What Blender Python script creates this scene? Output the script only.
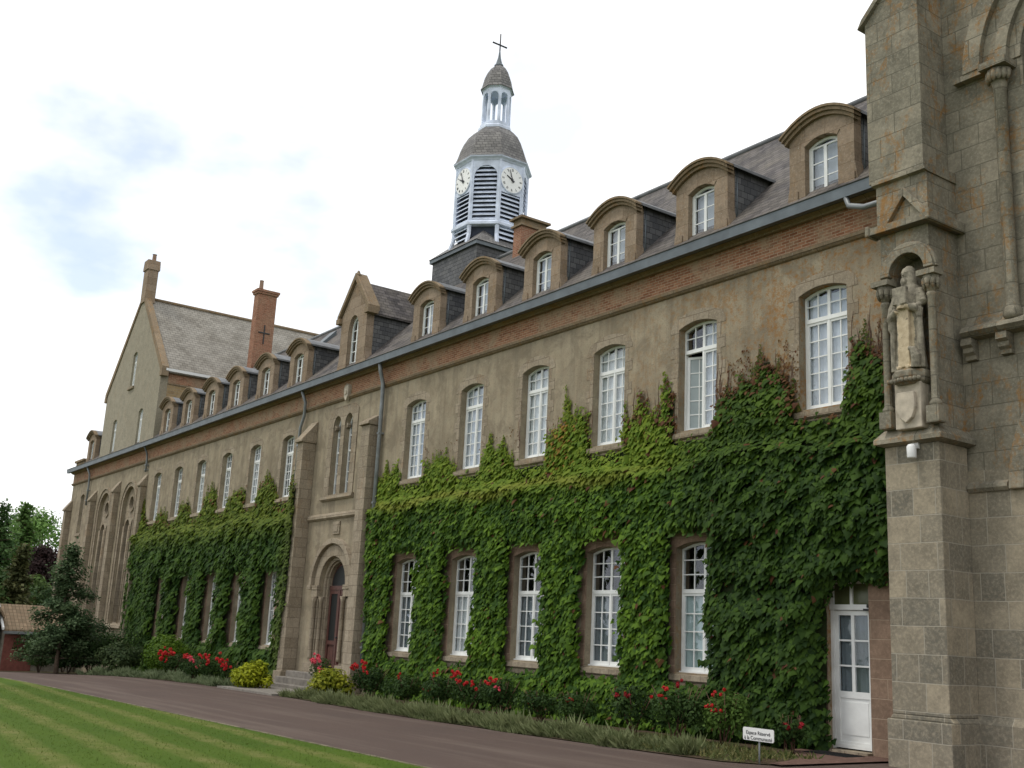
import bpy, bmesh, math, random
import numpy as np
from mathutils import Vector, Matrix, noise
from mathutils.geometry import tessellate_polygon
R = math.radians
random.seed(7); rng = np.random.default_rng(7)
for o in list(bpy.data.objects): bpy.data.objects.remove(o)
scene = bpy.context.scene
COL = scene.collection
# ------------------------------------------------------------------ camera
cam_d = bpy.data.cameras.new('camera'); cam = bpy.data.objects.new('camera', cam_d); COL.objects.link(cam); scene.camera = cam
cam_d.sensor_width = 36; cam_d.lens = 1087.685/1024*36; cam_d.clip_end = 5000; cam_d.clip_start = .05
F_ = Vector((-0.7956018, 0.5609783, 0.2287380)); R_ = Vector((0.5849544, 0.8095774, 0.0491192)); U_ = Vector((0.1576263, -0.1728806, 0.9722480))
cam.matrix_world = Matrix(((R_.x, U_.x, -F_.x, 0), (R_.y, U_.y, -F_.y, -17.4388), (R_.z, U_.z, -F_.z, 1.75), (0, 0, 0, 1)))
# ------------------------------------------------------------------ world
world = bpy.data.worlds.new('World'); scene.world = world; world.use_nodes = True
SUN_EL, SUN_AZ = R(63), R(212)           # azimuth clockwise from +Y
def build_world():
    nt = world.node_tree; nt.nodes.clear(); N = nt.nodes.new; L = nt.links.new
    out = N('ShaderNodeOutputWorld'); bg = N('ShaderNodeBackground'); bg.inputs[1].default_value = .1
    sky = N('ShaderNodeTexSky'); sky.sky_type = 'NISHITA'; sky.sun_disc = False; sky.sun_elevation = SUN_EL; sky.sun_rotation = SUN_AZ
    sky.air_density = 1; sky.dust_density = 1
    tc = N('ShaderNodeTexCoord'); mp = N('ShaderNodeMapping'); mp.inputs['Scale'].default_value = (1, 1, 1.9); mp.inputs['Location'].default_value = (0.35, .1, .2)
    L(tc.outputs['Generated'], mp.inputs[0])
    n1 = N('ShaderNodeTexNoise'); n1.inputs['Scale'].default_value = 2.6; n1.inputs['Detail'].default_value = 6; n1.inputs['Roughness'].default_value = .52
    n2 = N('ShaderNodeTexNoise'); n2.inputs['Scale'].default_value = 4.5; n2.inputs['Detail'].default_value = 5
    L(mp.outputs[0], n1.inputs[0]); L(mp.outputs[0], n2.inputs[0])
    r1 = N('ShaderNodeValToRGB'); r1.color_ramp.elements[0].position = .315; r1.color_ramp.elements[1].position = .45
    r1.color_ramp.elements[0].color = (.42, .42, .42, 1)
    L(n1.outputs[0], r1.inputs[0])
    r2 = N('ShaderNodeValToRGB'); r2.color_ramp.elements[0].position = .38; r2.color_ramp.elements[1].position = .56
    r2.color_ramp.elements[0].color = (8.5, 9.0, 9.8, 1); r2.color_ramp.elements[1].color = (12, 12, 12, 1)
    L(n2.outputs[0], r2.inputs[0])
    # the sky behind the cloud is a pale washed blue
    sk = N('ShaderNodeMix'); sk.data_type = 'RGBA'; sk.blend_type = 'MULTIPLY'; sk.inputs[0].default_value = 1
    L(sky.outputs[0], sk.inputs[6]); sk.inputs[7].default_value = (1.35, 1.5, 1.6, 1)
    mx = N('ShaderNodeMix'); mx.data_type = 'RGBA'; L(r1.outputs[0], mx.inputs[0]); L(sk.outputs[2], mx.inputs[6]); L(r2.outputs[0], mx.inputs[7])
    L(mx.outputs[2], bg.inputs[0]); L(bg.outputs[0], out.inputs[0])
build_world()
sd = bpy.data.lights.new('sun', 'SUN'); sd.energy = 1.35; sd.angle = R(12); sd.color = (1, .95, .86)
sun = bpy.data.objects.new('sun', sd); COL.objects.link(sun)
sv = Vector((math.sin(SUN_AZ)*math.cos(SUN_EL), math.cos(SUN_AZ)*math.cos(SUN_EL), math.sin(SUN_EL)))
sun.rotation_euler = sv.to_track_quat('Z', 'Y').to_euler(); sun.location = (0, -30, 40)
scene.view_settings.view_transform = 'Standard'; scene.view_settings.look = 'None'; scene.view_settings.exposure = 0.2; scene.view_settings.gamma = 1
scene.view_settings.use_curve_mapping = False

def gz(x):
    return float(np.interp(x, [-400, -150, -75, -62, -54, -45, -36, -12, 0], [-3.2, -3.0, -1.6, -1.12, -.76, -.42, -.25, 0, 0]))
# ------------------------------------------------------------------ object helpers
def link(o, parent=None):
    COL.objects.link(o)
    if parent is not None: o.parent = parent
    return o
def tag(o, label=None, cat=None, group=None, kind=None):
    if label: o['label'] = label
    if cat: o['category'] = cat
    if group: o['group'] = group
    if kind: o['kind'] = kind
    return o
def empty(name, loc, rz=0, **k):
    o = bpy.data.objects.new(name, None); o.location = loc; o.rotation_euler = (0, 0, rz); link(o); o.empty_display_size = .2
    return tag(o, **k)
def copy_tree(o, parent=None):
    c = o.copy(); COL.objects.link(c)
    if parent is not None: c.parent = parent
    for ch in list(o.children): copy_tree(ch, c)
    return c
class MB:
    """collects polygons, links them as one mesh object"""
    def __init__(s): s.v = []; s.f = []; s.sm = []
    def add(s, vs, fs, smooth=False):
        n = len(s.v); s.v += [tuple(v) for v in vs]; s.f += [tuple(i+n for i in f) for f in fs]; s.sm += [smooth]*len(fs); return s
    def box(s, x0, x1, y0, y1, z0, z1):
        return s.add([(x0,y0,z0),(x1,y0,z0),(x1,y1,z0),(x0,y1,z0),(x0,y0,z1),(x1,y0,z1),(x1,y1,z1),(x0,y1,z1)],
                     [(0,3,2,1),(4,5,6,7),(0,1,5,4),(1,2,6,5),(2,3,7,6),(3,0,4,7)])
    def prism_y(s, outer, y0, y1, holes=()):
        """polygon in x,z extruded from y0 (front) to y1"""
        loops = [list(outer)]+[list(h) for h in holes]
        flat = [p for l in loops for p in l]
        tris = tessellate_polygon([[Vector((p[0], p[1], 0)) for p in l] for l in loops])
        n = len(flat); vs = [(p[0], y0, p[1]) for p in flat]+[(p[0], y1, p[1]) for p in flat]; fs = []
        for t in tris:
            a, b, c = [flat[i] for i in t]
            ar = (b[0]-a[0])*(c[1]-a[1])-(b[1]-a[1])*(c[0]-a[0])
            if abs(ar) < 1e-9: continue
            t = t if ar > 0 else (t[0], t[2], t[1])
            fs.append(tuple(t)); fs.append((t[0]+n, t[2]+n, t[1]+n))
        k = 0
        for li, l in enumerate(loops):
            m = len(l); area = sum(l[i][0]*l[(i+1) % m][1]-l[(i+1) % m][0]*l[i][1] for i in range(m))
            ccw = area > 0
            for i in range(m):
                a, b = k+i, k+(i+1) % m
                q = (a, a+n, b+n, b) if ccw == (li == 0) else (a, b, b+n, a+n)
                fs.append(q[::-1])
                fs[-1] = q if ccw == (li == 0) else q
            k += m
        return s.add(vs, fs)
    def prism_x(s, prof, x0, x1):
        """profile in y,z extruded along x"""
        m = len(prof); vs = [(x0, p[0], p[1]) for p in prof]+[(x1, p[0], p[1]) for p in prof]
        return s.add(vs, [tuple(range(m)), tuple(range(2*m-1, m-1, -1))]+[(i, i+m, (i+1) % m+m, (i+1) % m) for i in range(m)])
    def prism_z(s, prof, z0, z1):
        m = len(prof); vs = [(p[0], p[1], z0) for p in prof]+[(p[0], p[1], z1) for p in prof]
        return s.add(vs, [tuple(range(m-1, -1, -1)), tuple(range(m, 2*m))]+[(i, (i+1) % m, (i+1) % m+m, i+m) for i in range(m)])
    def lathe(s, prof, cx=0, cy=0, n=8, rot=0, smooth=False, sx=1, sy=1):
        vs = []; fs = []
        for r, z in prof:
            for k in range(n):
                a = rot+2*math.pi*k/n; vs.append((cx+sx*r*math.cos(a), cy+sy*r*math.sin(a), z))
        for j in range(len(prof)-1):
            for k in range(n):
                a = j*n+k; b = j*n+(k+1) % n; fs.append((a, b, b+n, a+n))
        fs.append(tuple(range(n-1, -1, -1))); fs.append(tuple(range((len(prof)-1)*n, len(prof)*n)))
        return s.add(vs, fs, smooth)
    def tube(s, pts, rad, n=8, smooth=True):
        pts = [Vector(p) for p in pts]; rads = rad if isinstance(rad, (list, tuple)) else [rad]*len(pts)
        vs = []; fs = []; up = None
        for i, p in enumerate(pts):
            d = (pts[min(i+1, len(pts)-1)]-pts[max(i-1, 0)]).normalized()
            ref = Vector((0, 0, 1)) if abs(d.z) < .9 else Vector((1, 0, 0))
            a = d.cross(ref).normalized(); b = a.cross(d).normalized()
            for k in range(n):
                t = 2*math.pi*k/n; vs.append(p+(a*math.cos(t)+b*math.sin(t))*rads[i])
        for j in range(len(pts)-1):
            for k in range(n):
                a = j*n+k; b = j*n+(k+1) % n; fs.append((a, b, b+n, a+n))
        fs.append(tuple(range(n-1, -1, -1))); fs.append(tuple(range((len(pts)-1)*n, len(pts)*n)))
        return s.add(vs, fs, smooth)
    def quad(s, a, b, c, d): return s.add([a, b, c, d], [(0, 1, 2, 3)])
    def build(s, name, mat, parent=None, bevel=0, off=(0, 0, 0), fixn=True):
        me = bpy.data.meshes.new(name)
        me.from_pydata([(v[0]-off[0], v[1]-off[1], v[2]-off[2]) for v in s.v], [], s.f)
        me.polygons.foreach_set('use_smooth', s.sm)
        if fixn:
            bm = bmesh.new(); bm.from_mesh(me); bmesh.ops.recalc_face_normals(bm, faces=bm.faces); bm.to_mesh(me); bm.free()
        me.materials.append(mat); o = bpy.data.objects.new(name, me); link(o, parent)
        if bevel:
            m = o.modifiers.new('bevel', 'BEVEL'); m.width = bevel; m.segments = 2; m.limit_method = 'ANGLE'; m.angle_limit = R(40)
        return o
# ------------------------------------------------------------------ materials
class NT:
    def __init__(s, name):
        s.m = bpy.data.materials.new(name); s.m.use_nodes = True; s.t = s.m.node_tree; s.t.nodes.clear()
        s.out = s.n('ShaderNodeOutputMaterial'); s.p = s.n('ShaderNodeBsdfPrincipled'); s.l(s.p.outputs[0], s.out.inputs[0])
        s.tc = s.n('ShaderNodeTexCoord')
    def n(s, t, **k):
        x = s.t.nodes.new(t)
        for a, b in k.items(): setattr(x, a, b)
        return x
    def l(s, a, b): s.t.links.new(a, b)
    def world_pos(s):
        g = s.n('ShaderNodeNewGeometry'); return g.outputs['Position'], g.outputs['Normal']
    def noise(s, vec, sc, det=4, rough=.55, dist=0):
        x = s.n('ShaderNodeTexNoise'); x.inputs['Scale'].default_value = sc; x.inputs['Detail'].default_value = det; x.inputs['Roughness'].default_value = rough
        x.inputs['Distortion'].default_value = dist; s.l(vec, x.inputs[0]); return x.outputs[0]
    def ramp(s, fac, stops):
        x = s.n('ShaderNodeValToRGB'); e = x.color_ramp.elements
        while len(e) < len(stops): e.new(.5)
        for i, (p, c) in enumerate(stops):
            e[i].position = p; e[i].color = (*c, 1) if isinstance(c, tuple) else (c, c, c, 1)
        s.l(fac, x.inputs[0]); return x.outputs[0]
    def mix(s, fac, a, b, mode='MIX'):
        x = s.n('ShaderNodeMix', data_type='RGBA', blend_type=mode)
        for v, i in ((fac, 0), (a, 6), (b, 7)):
            if hasattr(v, 'links'): s.l(v, x.inputs[i])
            else: x.inputs[i].default_value = v if i == 0 else ((*v, 1) if len(v) == 3 else v)
        return x.outputs[2]
    def math(s, op, a, b=0):
        x = s.n('ShaderNodeMath', operation=op)
        for v, i in ((a, 0), (b, 1)):
            if hasattr(v, 'links'): s.l(v, x.inputs[i])
            else: x.inputs[i].default_value = v
        return x.outputs[0]
    def uv_box(s):
        """(u, z) wall coordinates: u runs along x on faces turned to y and along y on faces turned to x"""
        pos, nor = s.world_pos(); a = s.n('ShaderNodeSeparateXYZ'); b = s.n('ShaderNodeSeparateXYZ'); s.l(pos, a.inputs[0]); s.l(nor, b.inputs[0])
        w = s.math('GREATER_THAN', s.math('ABSOLUTE', b.outputs[0]), .6)
        u = s.math('ADD', s.math('MULTIPLY', a.outputs[1], w), s.math('MULTIPLY', a.outputs[0], s.math('SUBTRACT', 1, w)))
        c = s.n('ShaderNodeCombineXYZ'); s.l(u, c.inputs[0]); s.l(a.outputs[2], c.inputs[1]); return c.outputs[0], pos
    def brick(s, vec, bw, bh, mortar, c1=(0,0,0), c2=(1,1,1), cm=(0,0,0), bias=0, off=.5, sq=1, sqf=2, smooth=.1):
        x = s.n('ShaderNodeTexBrick'); x.offset = off; x.squash = sq; x.squash_frequency = sqf
        i = x.inputs; i['Scale'].default_value = 1; i['Brick Width'].default_value = bw; i['Row Height'].default_value = bh; i['Mortar Size'].default_value = mortar
        i['Mortar Smooth'].default_value = smooth; i['Bias'].default_value = bias
        i['Color1'].default_value = (*c1, 1); i['Color2'].default_value = (*c2, 1); i['Mortar'].default_value = (*cm, 1); s.l(vec, i[0]); return x
    def bump(s, h, st, dist=.02, nrm=None):
        x = s.n('ShaderNodeBump'); x.inputs['Strength'].default_value = st; x.inputs['Distance'].default_value = dist; s.l(h, x.inputs['Height'])
        if nrm: s.l(nrm, x.inputs['Normal'])
        s.l(x.outputs[0], s.p.inputs['Normal']); return x.outputs[0]
    def done(s, col=None, rough=.85, metal=0, spec=.3):
        if col is not None:
            if hasattr(col, 'links'): s.l(col, s.p.inputs['Base Color'])
            else: s.p.inputs['Base Color'].default_value = (*col, 1)
        if hasattr(rough, 'links'): s.l(rough, s.p.inputs['Roughness'])
        else: s.p.inputs['Roughness'].default_value = rough
        s.p.inputs['Metallic'].default_value = metal; s.p.inputs['Specular IOR Level'].default_value = spec
        return s.m
def m_plain(name, col, rough=.6, var=.25, sc=6, metal=0, spec=.4, bump=.1):
    t = NT(name); pos, _ = t.world_pos(); f = t.noise(pos, sc, 5)
    c = t.mix(t.ramp(f, [(.3, 0.), (.7, 1.)]), tuple(x*(1-var) for x in col), tuple(min(1, x*(1+var*.6)) for x in col))
    if bump: t.bump(t.noise(pos, sc*6, 3), bump, .01)
    return t.done(c, rough, metal, spec)
def m_stucco():
    t = NT('weathered_render'); uv, pos = t.uv_box()
    f = t.noise(pos, .55, 7, .62); g = t.noise(pos, 3.2, 6, .65)
    c = t.mix(t.ramp(f, [(.3, 0.), (.68, 1.)]), (.235, .20, .138), (.41, .355, .255))
    c = t.mix(t.ramp(g, [(.35, 0.), (.75, .55)]), c, (.25, .185, .125))
    # vertical run-off streaks
    mp = t.n('ShaderNodeMapping'); mp.inputs['Scale'].default_value = (3.2, 3.2, .22); t.l(pos, mp.inputs[0])
    st = t.noise(mp.outputs[0], 1, 5, .6); c = t.mix(t.ramp(st, [(.46, 0.), (.72, .55)]), c, (.125, .105, .08))
    blo = t.noise(pos, 1.4, 7, .7, .5); c = t.mix(t.ramp(blo, [(.47, 0.), (.60, .55)]), c, (.17, .14, .10))
    # orange lichen toward the church end
    sx = t.n('ShaderNodeSeparateXYZ'); t.l(pos, sx.inputs[0])
    zone = t.n('ShaderNodeMapRange'); t.l(sx.outputs[0], zone.inputs[0]); zone.inputs[1].default_value = -21.5; zone.inputs[2].default_value = -14; zone.inputs[3].default_value = 0; zone.inputs[4].default_value = .95
    li = t.ramp(t.math('ADD', t.math('MULTIPLY', t.noise(pos, 7, 7, .75), .7), t.math('MULTIPLY', t.noise(pos, .9, 3), .3)), [(.485, 0.), (.60, 1.)])
    c = t.mix(t.math('MULTIPLY', li, zone.outputs[0]), c, (.27, .125, .03))
    sp = t.ramp(t.noise(pos, 22, 3, .6), [(.55, 0.), (.7, .5)]); c = t.mix(sp, c, (.14, .115, .08))
    t.bump(t.math('ADD', g, t.noise(pos, 30, 3)), .35, .02); return t.done(c, .95, 0, .15)
def m_ashlar(name, ca, cb, bw=.62, bh=.31, mort=(.16, .14, .11), lichen=.5, dark=.4, mw=.012, tone=None, msm=.3):
    t = NT(name); uv, pos = t.uv_box()
    wob = t.n('ShaderNodeVectorMath', operation='ADD'); nz = t.n('ShaderNodeTexNoise'); nz.inputs['Scale'].default_value = 2.5; t.l(pos, nz.inputs[0])
    sc = t.n('ShaderNodeVectorMath', operation='SCALE'); t.l(nz.outputs[1], sc.inputs[0]); sc.inputs['Scale'].default_value = .02
    t.l(uv, wob.inputs[0]); t.l(sc.outputs[0], wob.inputs[1])
    b = t.brick(wob.outputs[0], bw, bh, mw, sq=.6, sqf=3, off=.43, smooth=msm)
    c = t.mix(b.outputs[0], ca, cb)
    g = t.noise(pos, 2.1, 6, .65); c = t.mix(t.ramp(g, [(.35, 0.), (.7, dark)]), c, tuple(x*.48 for x in ca))
    g2 = t.noise(pos, 17, 5, .7); c = t.mix(t.ramp(g2, [(.45, 0.), (.7, .35)]), c, tuple(min(1, x*1.5) for x in cb))
    g4 = t.noise(pos, 9, 5, .7); c = t.mix(t.ramp(g4, [(.5, 0.), (.66, .45)]), c, tuple(x*.5 for x in cb))
    c = t.mix(t.math('MULTIPLY', b.outputs[1], .85), c, mort)
    if lichen:
        lm = t.n('ShaderNodeMapping'); lm.inputs['Scale'].default_value = (1.5, 1.5, .8); t.l(pos, lm.inputs[0]); l1 = t.noise(lm.outputs[0], 1.3, 7, .75, .6); l2 = t.noise(pos, 12, 4, .7)
        k = t.ramp(t.math('ADD', t.math('MULTIPLY', l1, .68), t.math('MULTIPLY', l2, .32)), [(.52, 0.), (.62, lichen*.75)])
        sx = t.n('ShaderNodeSeparateXYZ'); t.l(pos, sx.inputs[0]); zz = t.n('ShaderNodeMapRange'); t.l(sx.outputs[2], zz.inputs[0])
        zz.inputs[1].default_value = 3.5; zz.inputs[2].default_value = 5.6; c = t.mix(t.math('MULTIPLY', k, zz.outputs[0]), c, (.30, .135, .02))
        w = t.ramp(t.noise(pos, 26, 4, .7), [(.62, 0.), (.68, .6)]); c = t.mix(t.math('MULTIPLY', w, zz.outputs[0]), c, (.42, .41, .36))
    h = t.math('SUBTRACT', t.math('MULTIPLY', g2, .5), t.math('MULTIPLY', b.outputs[1], 1.2))
    t.bump(h, .5, .02); return t.done(c, .93, 0, .2)
def m_brick(name, ca=(.20, .085, .045), cb=(.33, .165, .095), mort=(.33, .26, .18), patch=.85, bw=.22, bh=.068):
    t = NT(name); uv, pos = t.uv_box(); b = t.brick(uv, bw, bh, .008)
    c = t.mix(b.outputs[0], ca, cb); g = t.noise(pos, 1.1, 6, .7)
    c = t.mix(b.outputs[1], c, mort)
    c = t.mix(t.ramp(g, [(.46, 0.), (.62, patch)]), c, (.33, .25, .165)); g2 = t.noise(pos, 9, 5, .7); c = t.mix(t.ramp(g2, [(.5, 0.), (.7, .5)]), c, (.10, .06, .04))
    t.bump(t.math('SUBTRACT', g2, b.outputs[1]), .4, .01); return t.done(c, .92, 0, .2)
def m_slate(name, ca, cb, bw=.24, bh=.13, moss=(.2, .19, .15), mo=.4, rough=.5):
    t = NT(name); uv, pos = t.uv_box(); b = t.brick(uv, bw, bh, .006, sq=1, smooth=0)
    c = t.mix(b.outputs[0], ca, cb); g = t.noise(pos, .8, 7, .7); c = t.mix(t.ramp(g, [(.4, 0.), (.66, mo)]), c, moss)
    g2 = t.noise(pos, 14, 5, .7); c = t.mix(t.ramp(g2, [(.5, 0.), (.75, .5)]), c, tuple(x*.5 for x in ca))
    c = t.mix(t.math('MULTIPLY', b.outputs[1], .85), c, tuple(x*.22 for x in ca))
    # each course lifts towards its lower edge
    sx = t.n('ShaderNodeSeparateXYZ'); t.l(uv, sx.inputs[0]); fr = t.math('FRACT', t.math('DIVIDE', sx.outputs[1], bh))
    t.bump(t.math('SUBTRACT', t.math('ADD', t.math('MULTIPLY', fr, -.6), t.math('MULTIPLY', b.outputs[0], .5)), b.outputs[1]), .7, .012)
    return t.done(c, rough, 0, .25)
def m_leaf(name, dull=1.0, trans=.32):
    t = NT(name); a = t.n('ShaderNodeAttribute', attribute_name='tint'); pos, _ = t.world_pos()
    c = t.mix(t.ramp(t.noise(pos, 30, 2), [(.3, 0.), (.8, .25)]), a.outputs[0], (.02, .03, .01))
    m = t.done(c, .62, 0, .14)
    tr = t.n('ShaderNodeBsdfTranslucent'); t.l(c, tr.inputs[0]); ms = t.n('ShaderNodeMixShader'); ms.inputs[0].default_value = trans
    t.l(t.p.outputs[0], ms.inputs[1]); t.l(tr.outputs[0], ms.inputs[2]); t.l(ms.outputs[0], t.out.inputs[0]); return m
def m_glass():
    t = NT('window_glass'); g = t.n('ShaderNodeBsdfGlossy'); g.inputs['Roughness'].default_value = .03; g.inputs[0].default_value = (.9, .93, 1, 1)
    tr = t.n('ShaderNodeBsdfTransparent'); tr.inputs[0].default_value = (.93, .95, .96, 1)
    pos, _ = t.world_pos(); bp = t.n('ShaderNodeBump'); bp.inputs['Strength'].default_value = .15; bp.inputs['Distance'].default_value = .02; t.l(t.noise(pos, 2.5, 2), bp.inputs['Height']); t.l(bp.outputs[0], g.inputs['Normal'])
    lw = t.n('ShaderNodeLayerWeight'); lw.inputs[0].default_value = .5; ms = t.n('ShaderNodeMixShader'); t.l(t.math('ADD', t.math('MULTIPLY', t.math('POWER', lw.outputs[1], 4), .85), .045), ms.inputs[0])
    t.l(tr.outputs[0], ms.inputs[1]); t.l(g.outputs[0], ms.inputs[2]); t.l(ms.outputs[0], t.out.inputs[0]); t.t.nodes.remove(t.p); return t.m
def m_curtain(name, col):
    t = NT(name); uv, pos = t.uv_box(); mp = t.n('ShaderNodeMapping'); mp.inputs['Scale'].default_value = (9, .3, 1); t.l(uv, mp.inputs[0])
    f = t.noise(mp.outputs[0], 1, 3, .5, .3); c = t.mix(t.ramp(f, [(.3, 0.), (.7, 1.)]), tuple(x*.86 for x in col), col); t.bump(f, .15, .02); return t.done(c, .9, 0, .1)
def m_statue():
    t = NT('statue_stone'); pos, _ = t.world_pos(); sx = t.n('ShaderNodeSeparateXYZ'); t.l(pos, sx.inputs[0])
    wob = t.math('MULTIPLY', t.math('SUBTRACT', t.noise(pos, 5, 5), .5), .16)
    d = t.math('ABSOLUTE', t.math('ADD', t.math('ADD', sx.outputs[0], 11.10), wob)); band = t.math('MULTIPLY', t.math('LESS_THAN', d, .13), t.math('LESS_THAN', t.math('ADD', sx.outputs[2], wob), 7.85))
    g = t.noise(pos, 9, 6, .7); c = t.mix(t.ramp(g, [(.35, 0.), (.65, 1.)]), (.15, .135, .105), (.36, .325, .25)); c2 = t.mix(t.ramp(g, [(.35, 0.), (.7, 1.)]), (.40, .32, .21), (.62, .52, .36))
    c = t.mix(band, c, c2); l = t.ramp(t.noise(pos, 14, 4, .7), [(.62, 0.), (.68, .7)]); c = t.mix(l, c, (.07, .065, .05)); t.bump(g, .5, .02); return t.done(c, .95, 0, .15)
def m_asphalt():
    t = NT('path_surface'); pos, _ = t.world_pos(); f = t.noise(pos, 140, 3, .6); g = t.noise(pos, .5, 5, .6)
    c = t.mix(t.ramp(f, [(.35, 0.), (.65, 1.)]), (.055, .038, .032), (.135, .095, .078)); c = t.mix(t.ramp(g, [(.35, 0.), (.7, .55)]), c, (.075, .055, .047))
    mp = t.n('ShaderNodeMapping'); mp.inputs['Scale'].default_value = (.12, 1.6, 1); t.l(pos, mp.inputs[0]); c = t.mix(t.ramp(t.noise(mp.outputs[0], 1, 4, .6), [(.48, 0.), (.66, .5)]), c, (.15, .115, .095))
    sp = t.ramp(t.noise(pos, 38, 2, .5), [(.70, 0.), (.74, .8)]); c = t.mix(sp, c, (.20, .165, .12)); t.bump(f, .5, .012); return t.done(c, .9, 0, .2)
def m_lawn():
    t = NT('mown_turf'); pos, _ = t.world_pos(); mp = t.n('ShaderNodeMapping'); mp.inputs['Rotation'].default_value = (0, 0, R(4)); t.l(pos, mp.inputs[0])
    sx = t.n('ShaderNodeSeparateXYZ'); t.l(mp.outputs[0], sx.inputs[0]); y = t.math('ADD', sx.outputs[1], t.math('MULTIPLY', t.noise(pos, .5, 3), .25))
    s = t.math('SINE', t.math('MULTIPLY', y, 2*math.pi/.92)); st = t.ramp(t.math('MULTIPLY', t.math('ADD', s, 1), .5), [(.45, 0.), (.97, 1.)])
    g = t.noise(pos, 1.6, 7, .75); h = t.noise(pos, 60, 3)
    big = t.ramp(t.noise(pos, .35, 4), [(.35, 0.), (.65, 1.)]); c = t.mix(big, (.066, .118, .012), (.088, .142, .016)); c = t.mix(t.math('MULTIPLY', st, .75), c, (.14, .165, .035)); c = t.mix(t.math('MULTIPLY', t.ramp(g, [(.44, 0.), (.66, .75)]), st), c, (.24, .22, .085))
    c = t.mix(t.ramp(h, [(.35, 0.), (.7, .5)]), c, (.03, .055, .008)); t.bump(h, .8, .03); return t.done(c, .9, 0, .1)
def m_soil():
    t = NT('bed_soil'); pos, _ = t.world_pos(); f = t.noise(pos, 14, 6, .7); g = t.noise(pos, 1.3, 4)
    c = t.mix(t.ramp(f, [(.35, 0.), (.65, 1.)]), (.045, .032, .022), (.12, .085, .055)); c = t.mix(t.ramp(g, [(.45, 0.), (.6, .7)]), c, (.05, .07, .02)); t.bump(f, .9, .05); return t.done(c, .95, 0, .1)
def m_tiles():
    t = NT('clay_roof_tiles'); pos, _ = t.world_pos(); sx = t.n('ShaderNodeSeparateXYZ'); t.l(pos, sx.inputs[0]); cb = t.n('ShaderNodeCombineXYZ'); t.l(sx.outputs[1], cb.inputs[0]); t.l(sx.outputs[0], cb.inputs[1]); b = t.brick(cb.outputs[0], .20, .30, .016, off=0)
    c = t.mix(b.outputs[0], (.20, .14, .09), (.30, .215, .14)); c = t.mix(t.ramp(t.noise(pos, 5, 6, .75), [(.4, 0.), (.65, .7)]), c, (.15, .13, .085)); c = t.mix(b.outputs[1], c, (.11, .08, .05)); t.bump(b.outputs[1], -.8, .03); return t.done(c, .9)
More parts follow.
